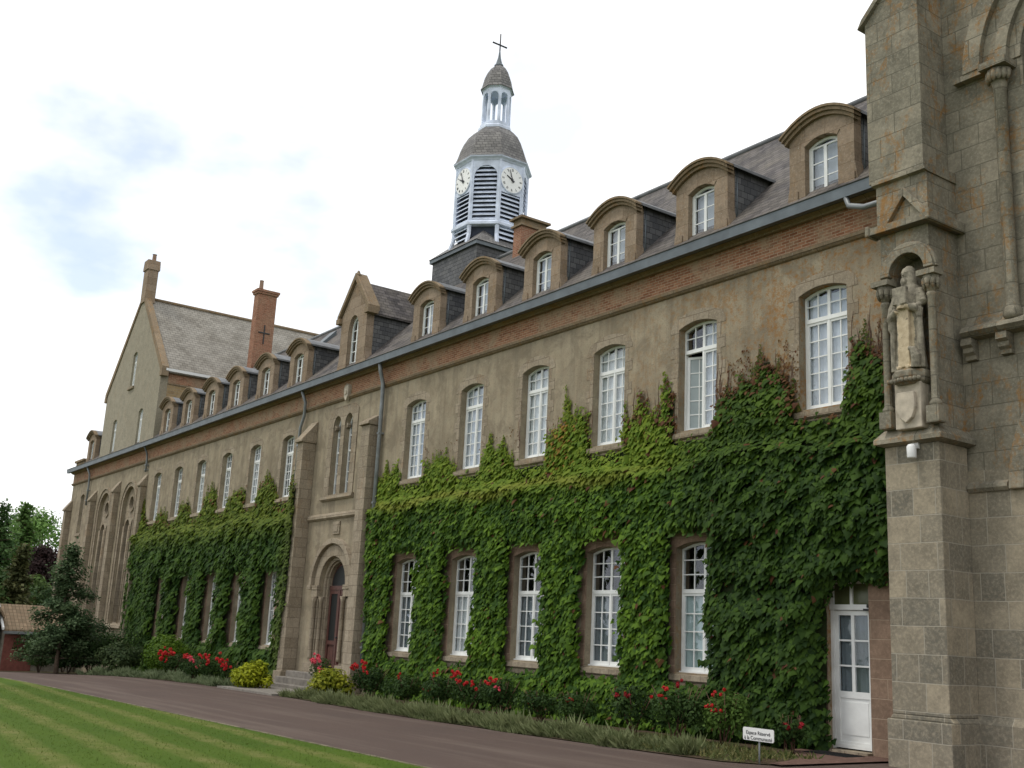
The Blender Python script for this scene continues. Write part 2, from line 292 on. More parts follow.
M = dict(
 stucco=m_stucco(),
 surround=m_ashlar('brown_dressed_stone', (.245, .20, .142), (.35, .295, .22), .5, .36, (.15, .115, .08), .25, .45, .008),
 jamb=m_ashlar('rose_brown_stone', (.20, .135, .095), (.275, .19, .135), 1.3, .35, (.33, .25, .18), 0, .45, .010),
 church=m_ashlar('church_ashlar', (.20, .185, .14), (.32, .285, .215), .85, .41, (.13, .12, .09), .95, .8, .010),
 church_low=m_ashlar('church_base_ashlar', (.17, .158, .125), (.37, .315, .225), .72, .465, (.36, .33, .265), 0, .55, .009),
 dstone=m_ashlar('dormer_stone', (.22, .165, .112), (.31, .24, .175), .9, .42, (.16, .11, .07), .25, .35, .006),
 moulding=m_ashlar('moulded_stone', (.20, .15, .095), (.27, .205, .135), 1.1, 2.5, (.12, .09, .06), .5, .45, .008),
 brick=m_brick('worn_red_brick', (.22, .085, .045), (.36, .175, .10), (.38, .29, .2), .8), chbrick=m_brick('chimney_brick', (.22, .08, .045), (.34, .15, .09), (.33, .25, .18), .25),
 slate=m_slate('dark_slate', (.040, .036, .037), (.125, .112, .108), .26, .14, (.17, .15, .125), .85, .8),
 cheek=m_slate('slate_hanging', (.060, .062, .068), (.125, .125, .128), .22, .16, (.13, .125, .10), .3, .55),
 wslate=m_slate('lichened_slate', (.15, .135, .11), (.235, .215, .18), .30, .17, (.32, .30, .26), .8, .7),
 domeslate=m_slate('dome_slate', (.115, .11, .108), (.22, .21, .20), .16, .13, (.2, .19, .17), .5, .6),
 zinc=m_plain('zinc_sheet', (.135, .155, .165), .5, .25, 2, .55, .5, .05),
 pipe=m_plain('zinc_pipe', (.21, .225, .23), .5, .25, 4, .3, .5, .05),
 white=m_plain('white_paint', (.78, .79, .77), .5, .08, 4, 0, .4, .03),
 tower=m_plain('pale_tower_paint', (.66, .72, .84), .6, .28, 2.2, 0, .3, .08),
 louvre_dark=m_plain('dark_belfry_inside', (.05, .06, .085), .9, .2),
 greypane=m_plain('grey_reflecting_pane', (.30,.35,.35), .12, .1, 3, 0, .5, 0), glass=m_glass(), inner=m_plain('dark_room', (.05, .047, .045), .9),
 cur_blue=m_curtain('grey_blue_curtain', (.66, .68, .72)), cur_white=m_curtain('white_net_curtain', (.74, .75, .74)), cur_dim_room=m_curtain('dim_room_curtain', (.20, .225, .235)),  # the dark sheet stands in for room darkness behind the panes
 cur_green=m_curtain('pale_green_curtain', (.50, .60, .58)),
 door=m_plain('oxblood_painted_wood', (.085, .034, .026), .5, .25, 7), doorglass=m_plain('dark_door_glass', (.016, .018, .018), .45, .1, 3, 0, .2, 0),
 iron=m_plain('dark_iron', (.03, .03, .032), .55), clock=m_plain('clock_enamel', (.86, .86, .84), .4, .04, 3, 0, .4, 0), numer=m_plain('black_numerals', (.03, .03, .035), .5),
 statue=m_statue(), emblem=m_plain('pale_carved_stone', (.48, .42, .33), .9, .3, 6),
 concrete=m_plain('concrete_slab', (.21, .19, .165), .95, .3, 5, 0, .2, .3), mat=m_plain('black_rubber', (.025, .025, .025), .9, .3, 40, 0, .2, .6),
 asphalt=m_asphalt(), lawn=m_lawn(), soil=m_soil(), leaf=m_leaf('leaf_surface'), bark=m_plain('bark', (.12, .09, .065), .95, .4, 8, 0, .2, .6),
 stem=m_plain('vine_stem', (.13, .065, .045), .9, .3, 10), tiles=m_tiles(), shedwall=m_ashlar('rubble_wall', (.17, .15, .12), (.27, .24, .19), .4, .2, (.2, .18, .14), .1, .4, .012),
 pot=m_plain('clay_pot', (.26, .17, .12), .85), droof=m_plain('weathered_lead', (.16,.165,.17), .6, .35, 3, .2, .4, .1), lampw=m_plain('white_plastic', (.72, .72, .70), .35, .05, 5, 0, .5, 0))
def m_petal(name, col): return m_plain(name, col, .5, .3, 25, 0, .3, 0)
M['red'] = m_petal('scarlet_petals', (.52, .016, .016)); M['pink'] = m_petal('rose_pink_petals', (.72, .09, .13)); M['dkred'] = m_petal('dark_red_petals', (.33, .012, .02))
# ------------------------------------------------------------------ ground
def ground_sheet(name, rows, mat, zoff, xs):
    """rows: function x -> (y0,y1); strip following the terrain"""
    b = MB(); pts = []
    for x in xs:
        y0, y1 = rows(x); n = 5
        pts.append([(x, y0+(y1-y0)*k/n, gz(x)+zoff) for k in range(n+1)])
    m = len(pts[0]); vs = [p for r in pts for p in r]
    fs = [(i*m+k, (i+1)*m+k, (i+1)*m+k+1, i*m+k+1) for i in range(len(pts)-1) for k in range(m-1)]
    b.add(vs, fs); o = b.build(name, mat, fixn=False); tag(o, kind='structure'); return o
X_ALL = [-1500, -400, -150, -110, -90, -75, -70, -66, -62, -58, -54, -50, -45, -40, -36, -30, -24, -18, -12, 0, 20, 60, 200, 1500]
ground_sheet('ground', lambda x: (-1500, 1500), m_plain('rough_grass_ground', (.055, .085, .022), .95, .4, .6, 0, .1, .4), -.03, X_ALL)
LAWN_Y = -9.25
PX = [-120, -75, -62, -54, -50, -46, -43, -40, -36, -34, -30, -24, -18, -14.5, -13, -12.4, -12.2, 0, 30]
def bed_edge(x): return float(np.interp(x, [-75, -66, -50, -46, -42, -38, -34.4, -30, -24, -18, -14.5, -13, -12.4, -12.2], [-5.6, -5.4, -4.6, -3.7, -3.3, -3.3, -3.4, -3.5, -4.0, -4.0, -3.9, -3.75, -3.3, -.02]))
ground_sheet('path', lambda x: (LAWN_Y, bed_edge(x)), M['asphalt'], .004, PX)
ground_sheet('lawn', lambda x: (-60, LAWN_Y), M['lawn'], .03, [-150, -75, -62, -54, -50, -45, -40, -36, -30, -24, -18, -12, 0, 30, 60])
ground_sheet('flowerbed_soil', lambda x: (bed_edge(x), 0.0), M['soil'], .02, [x for x in PX if -75 <= x <= -12])
def door_paving():
    b = MB(); P = [(-14.15, -.01), (-14.1, -.75), (-13.5, -1.35), (-12.95, -1.9), (-12.6, -2.6), (-12.4, -3.3), (-12.15, -3.3), (-12.15, -.01)]
    b.add([(x, y, .034) for x, y in P], [tuple(range(len(P)))]); o = b.build('door_paving', M['paving'], fixn=False); tag(o, kind='structure')
    for p in o.data.polygons:
        if p.normal.z < 0: p.flip()
M['paving'] = m_plain('reddish_paving', (.135, .08, .062), .95, .35, 9, 0, .2, .3)
door_paving()
def lawn_edge():
    b = MB(); b2 = MB()
    xs = np.linspace(-75, 15, 220)
    for i in range(len(xs)-1):
        x0, x1 = xs[i], xs[i+1]
        b.add([(x0, LAWN_Y-.02, gz(x0)+.0), (x1, LAWN_Y-.02, gz(x1)), (x1, LAWN_Y+.06, gz(x1)), (x0, LAWN_Y+.06, gz(x0)),
               (x0, LAWN_Y-.02, gz(x0)+.035), (x1, LAWN_Y-.02, gz(x1)+.035), (x1, LAWN_Y+.06, gz(x1)+.035), (x0, LAWN_Y+.06, gz(x0)+.035)], [(4,5,6,7), (2,3,7,6), (0,1,5,4)])
    o = b.build('lawn_kerb', m_plain('kerb_stone', (.15, .135, .085), .95, .6, 3, 0, .2, .3), fixn=False); tag(o, kind='structure')
lawn_edge()
# ------------------------------------------------------------------ arches and outlines
def seg_arch(x0, x1, z0, zt, rise, n=8):
    """closed CCW outline: opening with a segmental head; zt is the crown"""
    pts = [(x0, z0), (x1, z0)]; w = (x1-x0)/2; xc = (x0+x1)/2
    for k in range(n+1):
        t = 1-2*k/n; pts.append((xc+w*t, zt-rise*(t*t)))
    return pts
def round_arch(xc, r, z0, zs, n=14, point=1.0):
    pts = [(xc-r, z0), (xc+r, z0)]
    for k in range(n+1):
        a = math.pi*k/n; pts.append((xc+r*math.cos(a), zs+r*point*math.sin(a)))
    return pts
def circle(xc, zc, r, n=16): return [(xc+r*math.cos(2*math.pi*k/n), zc+r*math.sin(2*math.pi*k/n)) for k in range(n)]
# ------------------------------------------------------------------ main building
B = empty('convent_building', (-40, 0, 0), label='long brown rendered building with white windows, dormers and slate roof', cat='building')
BO = (-40, 0, 0)
def bp(mb, name, mat, **k): return mb.build(name, mat, B, off=BO, **k)
UPX = [-13.81, -17.37, -20.49, -23.61, -26.77, -30.04]
LPX = [-39.88, -43.15, -46.32, -49.5, -52.65, -55.8]
GX = [-17.27, -20.41, -23.51, -26.65, -29.86]
GLX = [-40.2, -43.45, -46.5, -49.75, -53.0, -56.2]
WW = 1.22; WL = 1.12; WG = 1.42
holes = []
def wopen(xc, z0, zt, w=WW, rise=.13): return seg_arch(xc-w/2, xc+w/2, z0, zt, rise)
for x in UPX: holes.append(wopen(x, 6.62, 9.20))
for x in LPX: holes.append(wopen(x, 6.75, 9.22, WL))
for x in GX: holes.append(wopen(x, 1.24, 4.08, WG))
for x in GLX: holes.append(wopen(x, 1.1, 3.95, .95))
holes.append(wopen(-70.05, 6.8, 9.2, .85))
DX0, DX1 = -13.82, -12.86
holes.append([(DX0, -.5), (DX1, -.5), (DX1, 3.22), (DX0, 3.22)][:4])
LAN = [-35.62, -34.72]
for x in LAN: holes.append(round_arch(x, .31, 6.52, 9.0, 10, 1.35))
CD = -34.95
holes.append(round_arch(CD, 1.0, .5, 3.3, 16))
TR = [-60.15, -64.85]
for x in TR: holes.append(round_arch(x, 1.12, 1.55, 7.75, 16))
outer = [(-72.8, -2.2), (-11.9, -2.2), (-11.9, 10.9), (-72.8, 10.9)]
holes[18-0]  # door hole index kept
wall = MB().prism_y(outer, 0, .42, [h if (sum(h[i][0]*h[(i+1) % len(h)][1]-h[(i+1) % len(h)][0]*h[i][1] for i in range(len(h))) < 0) else h[::-1] for h in holes])
wall.box(-72.8, -72.38, .42, 9.4, -2.2, 10.9).box(-12.32, -11.9, .42, 9.4, -2.2, 10.9).box(-72.8, -11.9, 9.4, 9.8, -2.2, 10.9)
bp(wall, 'wall', M['stucco'])
bp(MB().box(-73.3, -12.4, 1.55, 1.6, -2, 10.8), 'room_partition', M['inner'])
# storey bands
bp(MB().box(-72.85, -11.9, -.025, -.001, 10.08, 10.66), 'brick_frieze', M['brick'])
led = MB().prism_x([(0, 9.93), (-.05, 9.95), (-.10, 10.0), (-.11, 10.07), (-.0262, 10.08), (-.0262, 10.079), (0, 10.079)], -72.9, -11.9); bp(led, 'frieze_ledge', M['moulding'])
cor = MB().prism_x([(0, 10.66), (-.12, 10.66), (-.15, 10.70), (-.24, 10.74), (-.30, 10.80), (-.31, 10.86), (.1, 10.88), (.1, 10.66)], -72.9, -12.1); bp(cor, 'cornice', M['moulding'])
gut = MB().prism_x([(-.30, 10.72), (-.46, 10.71), (-.475, 10.93), (-.50, 10.95), (-.45, 10.955), (-.44, 10.76), (-.31, 10.90)], -73.0, -12.15); bp(gut, 'gutter', M['zinc'])
# roof
def roof_main():
    b = MB(); e0, z0, yr, zr = -.30, 10.93, 4.75, 15.95
    b.prism_x([(e0, z0), (yr, zr), (9.9, z0-.1), (9.9, z0-.3), (yr, zr-.25), (e0, z0-.22)], -71.0, -11.95)
    b.add([(-71, e0, z0), (-71, yr, zr), (-72.9, e0+.3, z0), (-72.9, 9.4, z0), (-71, 9.9, z0-.1)], [(0, 1, 2), (2, 1, 3), (3, 1, 4)])
    bp(b, 'roof', M['slate'])
    bp(MB().tube([(-71, 4.75, 15.97), (-11.95, 4.75, 15.97)], .09, 8), 'ridge_cap', M['droof'])
    bp(MB().box(-73.2, -71.3, .1, 2.6, 10.9, 11.45).box(-73.3, -71.2, -.0, 2.75, 11.45, 11.58), 'end_parapet', M['moulding'])
    s = MB().add([(-45.4, 3.2, 14.33), (-44.7, 3.2, 14.33), (-44.7, 3.95, 15.13), (-45.4, 3.95, 15.13)], [(0, 1, 2, 3)])
    for i in range(4): v = s.v[i]; s.v.append((v[0], v[1], v[2]+.25)); 
    s.f = [(4, 5, 6, 7), (0, 1, 5, 4), (1, 2, 6, 5), (2, 3, 7, 6), (3, 0, 4, 7)]; s.sm = [False]*5
    bp(s, 'roof_light', M['zinc'])
roof_main()
# ------------------------------------------------------------------ windows
def arc_z(t, zt, rise): return zt-rise*t*t
def bar_x(b, x0, x1, z, h, y0, y1): b.box(x0, x1, y0, y1, z-h/2, z+h/2)
def leaf_bars(b, x0, x1, z0, z1, cols, rows, y0, y1, fw=.055, gw=.026):
    b.box(x0, x0+fw, y0, y1, z0, z1); b.box(x1-fw, x1, y0, y1, z0, z1)
    b.box(x0+fw, x1-fw, y0, y1, z0, z0+fw*1.3); b.box(x0+fw, x1-fw, y0, y1, z1-fw, z1)
    for c in range(1, cols): x = x0+fw+(x1-x0-2*fw)*c/cols; b.box(x-gw/2, x+gw/2, y0+.008, y1-.008, z0+fw, z1-fw)
    for r in range(1, rows): z = z0+fw+(z1-z0-2*fw)*r/rows; b.box(x0+fw, x1-fw, y0+.011, y1-.011, z-gw/2, z+gw/2)
def make_window(name, parent, off, xc, z0, zt, zm, w=WW, rise=.13, rows=5, toprows=2, yf=.20, curtain=None, toothed=True, openleaf=False, sill=True, cols=2, upper_dark=False, surround='surround'):
    x0, x1 = xc-w/2, xc+w/2; b = MB(); o0 = off; F = .05
    # outer frame with arched head
    inner = seg_arch(x0+F, x1-F, z0+F, zt-F*1.2, rise*.85)
    b.prism_y(seg_arch(x0+.004, x1-.004, z0+.004, zt-.004, rise), yf, yf+.07, [inner[::-1]])
    b.box(x0+F, x1-F, yf-.015, yf+.06, zm-.045, zm+.045)
    xm = xc
    if openleaf: leaf_bars(b, xm, x1-F, z0+F, zm-.045, cols, rows, yf+.005, yf+.055)
    else:
        leaf_bars(b, x0+F, xm, z0+F, zm-.045, cols, rows, yf+.005, yf+.055); leaf_bars(b, xm, x1-F, z0+F, zm-.045, cols, rows, yf+.0052, yf+.0548)
    b.box(xm-.028, xm+.028, yf-.008, yf+.004, z0+F, zm-.045)
    # arched top light
    zb = zm+.045
    b.box(xm-.035, xm+.035, yf+.006, yf+.052, zb, zt-F*1.2-.001)
    for c in (-1, 1):
        for q in range(1, cols):
            t = c*q/cols; x = xm+t*(w/2-F); b.box(x-.014, x+.014, yf+.012, yf+.046, zb, arc_z(t, zt-F*1.2, rise*.85)-.0)
    for r in range(1, toprows): z = zb+(zt-rise*.5-zb)*r/toprows; b.box(x0+F, x1-F, yf+.014, yf+.044, z-.013, z+.013)
    win = b.build(name, M['white'], parent, off=o0)
    gl = MB(); 
    if openleaf: gl.box(xm, x1-F, yf+.026, yf+.032, z0+F, zm); gl.prism_y(seg_arch(x0+F, x1-F, zb-.02, zt-F, rise*.85), yf+.026, yf+.032)
    else: gl.prism_y(seg_arch(x0+F*.6, x1-F*.6, z0+F*.6, zt-F*.7, rise*.85), yf+.026, yf+.032)
    g = gl.build('pane', M['glass'], win, off=o0)
    if openleaf:
        l = MB(); leaf_bars(l, 0, xm-x0-F, z0+F-off[2], zm-.10-off[2], cols, rows, 0, .05); a = l.build('casement', M['white'], win)
        a.location = (x0+F-off[0], yf+.06-off[1], 0); a.rotation_euler = (0, 0, R(24)); MB().box(.05, xm-x0-F-.05, .022, .028, z0+F+.05-off[2], zm-.09-off[2]).build('pane', M['greypane'], a)
    if curtain:
        c = MB(); n = 24; xa, xb = (x0+.06 if not openleaf else xm), x1-.06; za, zb2 = z0+.06, (zm if upper_dark else zt-.12)
        ph = random.random()*6
        vs = []
        for k in range(n+1):
            x = xa+(xb-xa)*k/n; y = yf+.085+.012*math.sin(k*1.7+ph); vs += [(x, y, za), (x, y, zb2)]
        c.add(vs, [(2*k, 2*k+2, 2*k+3, 2*k+1) for k in range(n)], True); c.build('curtain', M[curtain], win, off=o0, fixn=False)
    if toothed:
        out = []; H = .30; z = z0-.02; k = 0
        left = []; 
        while z < zt-rise-.05: left.append((z, .13 if k % 2 else .27)); z += H; k += 1
        L = []; 
        for (zz, ww) in left: L += [(x0-ww, zz), (x0-ww, min(zz+H, zt-rise+.02))]
        Rr = [(2*xc-p[0], p[1]) for p in L]
        head = [(xc+(w/2+.17)*t, zt+.27-(rise+.06)*t*t) for t in [1-2*k/8 for k in range(9)]]
        out = [(x0+.0, z0-.02), (x1, z0-.02)]+Rr+head+L[::-1]
        hole = seg_arch(x0+.0005, x1-.0005, z0-.01, zt, rise)
        hole = hole[2:]; outl = []
        # one outline: up the right tooth edge, over the head, down the left and back round the opening
        outline = Rr+head+L[::-1]+[(x0, z0-.02)]+hole[::-1]+[(x1, z0-.02)]
        s = MB().prism_y(outline, -.008, .02); s.build('surround', M[surround], win, off=o0)
    if sill:
        s = MB().prism_x([(yf, z0-.0), (-.07, z0-.05), (-.075, z0-.17), (-.03, z0-.20), (yf, z0-.20)], x0-.10, x1+.10); s.build('sill', M['surround'], win, off=o0)
        s2 = MB().box(x0+.0, x1, yf-.06, yf+.01, z0-.001, z0+.03); s2.build('sill_board', M['white'], win, off=o0)
    return win
for i, x in enumerate(UPX):
    make_window('window', B, BO, x, 6.62, 9.20, 8.54, rows=5, toprows=2, curtain=['cur_blue', 'cur_blue', 'cur_white', 'cur_white', 'cur_blue', 'cur_blue'][i], openleaf=(i == 1))
for i, x in enumerate(LPX): make_window('window', B, BO, x, 6.75, 9.22, 8.55, w=WL, rows=5, toprows=2, curtain=['cur_dim_room', 'cur_blue', 'cur_dim_room', 'cur_white', 'cur_dim_room', 'cur_blue'][i])
for i, x in enumerate(GX): make_window('window', B, BO, x, 1.24, 4.08, 3.0, w=WG, rows=4, toprows=3, curtain=['cur_green', 'cur_dim_room', 'cur_dim_room', 'cur_white', 'cur_dim_room'][i], upper_dark=True, surround='jamb')
for i, x in enumerate(GLX): make_window('window', B, BO, x, 1.1, 3.95, 2.9, w=.95, rows=4, toprows=3, curtain=None, surround='jamb')
make_window('window', B, BO, -70.05, 6.8, 9.2, 8.5, w=.85, curtain='cur_blue')
# lancet pair over the porch
def lancets():
    b = MB()
    for x in LAN:
        o = round_arch(x, .302, 6.525, 9.0, 10, 1.33); inn = round_arch(x, .25, 6.58, 8.98, 10, 1.3)
        b.prism_y(o, .18, .24, [inn[::-1]]); b.box(x-.25, x+.25, .185, .235, 8.05, 8.12)
        b.box(x-.25, x+.25, .185, .235, 8.62, 8.67); b.box(x-.013, x+.013, .19, .23, 6.58, 9.3)
        for z in (6.95, 7.32, 7.69): b.box(x-.25, x+.25, .192, .228, z-.012, z+.012)
    w = bp(b, 'lancet_window', M['white'])
    g = MB()
    for x in LAN: g.prism_y(round_arch(x, .27, 6.55, 8.98, 10, 1.3), .205, .212)
    g.build('pane', M['glass'], w, off=BO)
    s = MB(); x0, x1 = -36.30, -34.04
    zs = 9.0; outl = [(x0, 6.45), (x1, 6.45), (x1, 9.55), (x1-.35, 9.75), (x0+.35, 9.75), (x0, 9.55)]
    s.prism_y(outl, -.03, .004, [round_arch(x, .309, 6.52, zs, 10, 1.345)[::-1] for x in LAN])
    # cusped heads set inside each opening
    for x in LAN:
        for q in (-1, 1): s.prism_y(circle(x+q*.27, 9.0, .10, 8), .03, .17)
    s.build('surround', M['surround'], w, off=BO)
    MB().prism_x([(.18, 6.52), (-.10, 6.46), (-.12, 6.36), (-.04, 6.30), (.18, 6.30)], x0-.1, x1+.1).build('sill', M['surround'], w, off=BO)
lancets()
bp(MB().prism_x([(-.001, 5.86), (-.05, 5.84), (-.10, 5.76), (-.11, 5.68), (-.03, 5.62), (-.001, 5.62)], -37.3, -32.7), 'string_course', M['surround'])
bp(MB().box(-35.25, -34.75, -.05, -.001, 5.08, 5.52).box(-35.17, -34.83, -.07, -.0505, 5.16, 5.44), 'plaque', M['surround'])
def emblem(x, z):
    b = MB(); sh = [(x-.17, z+.2), (x-.1, z+.32), (x-.04, z+.24), (x, z+.36), (x+.04, z+.24), (x+.1, z+.32), (x+.17, z+.2), (x+.15, z-.12), (x, z-.3), (x-.15, z-.12)]
    b.prism_y(sh, -.16, -.024); b.prism_y(circle(x, z+.02, .08, 8), -.19, -.1605); bp(b, 'carved_shield', M['emblem'])
emblem(-34.9, 10.15)
# arched porch doorway
def doorway():
    ds = MB()
    def ring(r0, r1, y0, y1, zb=3.3, legs=None):
        n = 18; out = [(CD+r1*math.cos(math.pi*k/n), zb+r1*math.sin(math.pi*k/n)) for k in range(n+1)]
        inn = [(CD+r0*math.cos(math.pi*k/n), zb+r0*math.sin(math.pi*k/n)) for k in range(n, -1, -1)]
        if legs is not None: out = [(CD+r1, legs)]+out+[(CD-r1, legs)]; inn = [(CD-r0, legs)]+inn+[(CD+r0, legs)]
        return out+inn
    ds.prism_y(ring(1.001, 1.36, 0, 0), -.06, .02); ds.prism_y(ring(1.44, 1.62, 0, 0), -.17, .02); ds.prism_y(ring(1.36, 1.44, 0, 0), -.03, .02)
    ds.prism_y(ring(.86, .999, 0, 0, 3.3, .5), .12, .46); ds.prism_y(ring(.80, .86, 0, 0, 3.3, .5), .20, .46)
    for q in (-1, 1):
        xa, xb = sorted((CD+q*1.001, CD+q*1.44)); ds.box(xa, xb, -.05, .02, .5, 2.85); ds.box(xa-.03, xb+.03, -.13, .02, 3.14, 3.298); ds.box(xa-.005, xb+.005, -.11, .02, 2.9, 3.14)
        xa, xb = sorted((CD+q*1.40, CD+q*1.66)); ds.box(xa, xb, -.2, .02, 3.16, 3.299)
        ds.box(CD+q*1.22-.34, CD+q*1.22+.34, -.14, .015, -.3, .62)
    s = bp(ds, 'door_surround', M['surround'], bevel=.012)
    for q in (-1, 1):
        for r, y in ((1.10, -.12), (.93, .06)):
            MB().lathe([(.09, .75), (.075, .85), (.07, .9), (.07, 2.72), (.085, 2.74), (.08, 2.78), (.12, 2.9)], CD+q*r, y, 10, 0, True).build('colonnette', M['surround'], s, off=BO)
    d = MB(); y0 = .30; d.prism_y(round_arch(CD, .80, .5, 3.3, 16), y0+.06, y0+.1)
    d.box(CD-.78, CD+.78, y0-.02, y0+.06, 3.16, 3.30); d.box(CD-.04, CD+.04, y0-.02, y0+.059, .5, 3.16)
    for q in (-1, 1):
        xa, xb = sorted((CD+q*.04, CD+q*.78)); 
        for (a, bb, c0, c1) in ((xa, xa+.12, .5, 3.16), (xb-.12, xb, .5, 3.16)): d.box(a, bb, y0, y0+.06, c0, c1)
        for z in (.5, 1.28, 3.02): d.box(xa+.12, xb-.12, y0, y0+.06, z, z+.14)
        d.box(xa+.18, xb-.18, y0+.02, y0+.058, .72, 1.2)
    dd = bp(d, 'porch_door', M['door']); g = MB()
    for q in (-1, 1):
        xa, xb = sorted((CD+q*.16, CD+q*.66)); g.box(xa, xb, y0+.03, y0+.057, 1.42, 3.02)
    g.prism_y(round_arch(CD, .70, 3.301, 3.301, 14), y0+.03, y0+.058); g.build('door_glass', M['doorglass'], dd, off=BO)
    MB().lathe([(.03, 0), (.045, .03), (.03, .06)], 0, 0, 10).build('door_knob', M['iron'], dd).location = (CD+.07-BO[0], y0-.05, 1.5)
    MB().box(CD-1.0, CD+1.0, -.4, .9, -.4, .495).build('threshold', M['surround'], B, off=BO)
    for k in range(3): MB().box(CD-1.55-.12*k+.0, CD+1.4+.1*k, -.42-.34*(k+1), -.40, -.45, .33-.19*k-.012*k).build('step', M['concrete'], B, off=BO, bevel=.015)
doorway()
def buttress(x0, x1, zcap, zb, depth=.9, capd=.75, mat='surround', z2=None):
    b = MB(); b.prism_x([(0, zb), (-depth, zb), (-depth, zcap-capd-.12), (0, zcap-capd-.12)][::1], x0, x1)
    b.prism_x([(-.001, zcap), (-depth-.08, zcap-capd), (-depth-.10, zcap-capd-.10), (-depth+.02, zcap-capd-.119), (-.001, zcap-capd-.119)], x0-.05, x1+.05)
    b.box(x0-.08, x1+.08, -depth-.09, -.001, zb, .52+gz((x0+x1)/2)*.9)
    return bp(b, 'buttress', M[mat], bevel=.015)
buttress(-37.85, -37.35, 9.45, -.6, .52); buttress(-32.98, -32.40, 9.05, -.4, .40, .3)
for x, z in ((-58.0, 9.3), (-62.75, 9.35), (-67.45, 9.2)): buttress(x+.05, x+.5, z, -1.5, .30, .55)
buttress(-72.85, -72.35, 9.0, -2.2, .35, .6)
bp(MB().prism_x([(-.001, 6.05), (-.06, 6.02), (-.1, 5.9), (-.001, 5.82)], -72.3, -67.5), 'string_course', M['surround'])
def tracery(xc):
    b = MB()
    ho = round_arch(xc, 1.11, 1.56, 7.75, 16)
    hs = [round_arch(xc+q*.52, .36, 1.62, 6.75, 10) for q in (-1, 1)]+[circle(xc, 7.95, .38, 18)]
    b.prism_y(ho, .16, .34, [h[::-1] for h in hs])
    w = bp(b, 'traceried_window', M['surround'])
    g = MB(); g.prism_y(round_arch(xc, 1.0, 1.6, 7.75, 12), .36, .38); g.build('pane', M['doorglass'], w, off=BO)
    s = MB(); n = 20
    for (r0, r1, y0) in ((1.12, 1.34, -.05), (1.34, 1.42, -.10)):
        s.prism_y([(xc+r1, 1.5)]+[(xc+r1*math.cos(math.pi*k/n), 7.75+r1*math.sin(math.pi*k/n)) for k in range(n+1)]+[(xc-r1, 1.5), (xc-r0, 1.5)]+[(xc-r0*math.cos(math.pi*k/n), 7.75+r0*math.sin(math.pi*k/n)) for k in range(n+1)]+[(xc+r0, 1.5)], y0, .005)
    ring = [(xc+.48*math.cos(2*math.pi*k/18), 7.95+.48*math.sin(2*math.pi*k/18)) for k in range(18)]
    s.prism_y(ring, .10, .161, [circle(xc, 7.95, .385, 18)[::-1]])
    for q in (-1, 0, 1): s.tube([(xc+q*.95 if q else xc, .14, 1.6), (xc+q*.95 if q else xc, .14, 6.75)], .06, 8)
    s.build('surround', M['surround'], w, off=BO)
    MB().prism_x([(.2, 1.58), (-.14, 1.48), (-.16, 1.34), (-.05, 1.26), (.2, 1.26)], xc-1.5, xc+1.5).build('sill', M['surround'], w, off=BO)
for x in TR: tracery(x)
# white garden door beside the church
def side_door():
    y = .10; b = MB(); x0, x1 = DX0, DX1
    b.box(x0, x0+.07, y, y+.09, .08, 3.20); b.box(x1-.05, x1, y, y+.09, .08, 3.20); b.box(x0+.07, x1-.05, y, y+.09, 3.11, 3.20); b.box(x0, x1, y-.03, y+.09, 2.62, 2.72)
    b.box((x0+x1)/2-.03, (x0+x1)/2+.03, y+.005, y+.085, 2.72, 3.11)
    fr = bp(b, 'garden_door_frame', M['white'])
    d = MB(); a, c = x0+.075, x1-.055; z0, z1 = .10, 2.61; yy = y+.02
    d.box(a, a+.09, yy, yy+.05, z0, z1); d.box(c-.07, c, yy, yy+.05, z0, z1); xm = (a+c)/2; d.box(xm-.035, xm+.035, yy, yy+.05, 1.10, z1)
    for za, zb in ((z0, .22), (1.0, 1.12), (2.52, z1)): d.box(a+.09, c-.07, yy+.0015, yy+.0485, za, zb)
    for k in (1, 2): z = 1.12+(2.52-1.12)*k/3; d.box(a+.09, c-.07, yy+.006, yy+.044, z-.016, z+.016)
    d.box(a+.09, c-.07, yy+.018, yy+.04, .22, 1.0); d.box(a+.13, c-.11, yy+.008, yy+.018, .34, .93); d.box(a+.0, c, yy-.012, yy-.001, .10, .17)
    dd = bp(d, 'garden_door', M['white']); MB().box(a+.09, c-.07, yy+.022, yy+.028, 1.12, 2.52).build('pane', M['glass'], dd, off=BO)
    cu = MB(); vs = []; n = 20
    for k in range(n+1): x = a+.08+(c-a-.14)*k/n; vs += [(x, yy+.09+.02*math.sin(k*1.3), 1.1), (x, yy+.09+.02*math.sin(k*1.3), 2.55)]
    cu.add(vs, [(2*k, 2*k+2, 2*k+3, 2*k+1) for k in range(n)], True).build('curtain', M['cur_dim_room'], dd, off=BO, fixn=False)
    MB().box(x0+.07, x1-.05, y+.04, y+.046, 2.72, 3.11).build('pane', m_plain('ivy_shaded_glass', (.10, .11, .05), .2, .3, 3), fr, off=BO)
    MB().box(x1-.16, x1-.03, y-.07, y-.031, 2.60, 2.64).box(x1-.09, x1-.05, y-.06, y-.031, 2.66, 2.72).build('door_closer', M['iron'], dd, off=BO)
    bp(MB().box(x0-.02, x1+.02, -.18, .22, -.1, .075), 'door_sill', M['surround'])
    j = MB().box(DX1+.001, -11.86, -.02, -.0005, -.1, 3.05).box(DX0-.45, DX0-.001, -.02, -.0005, -.1, 3.4); bp(j, 'door_jamb_stone', M['jamb'])
side_door()
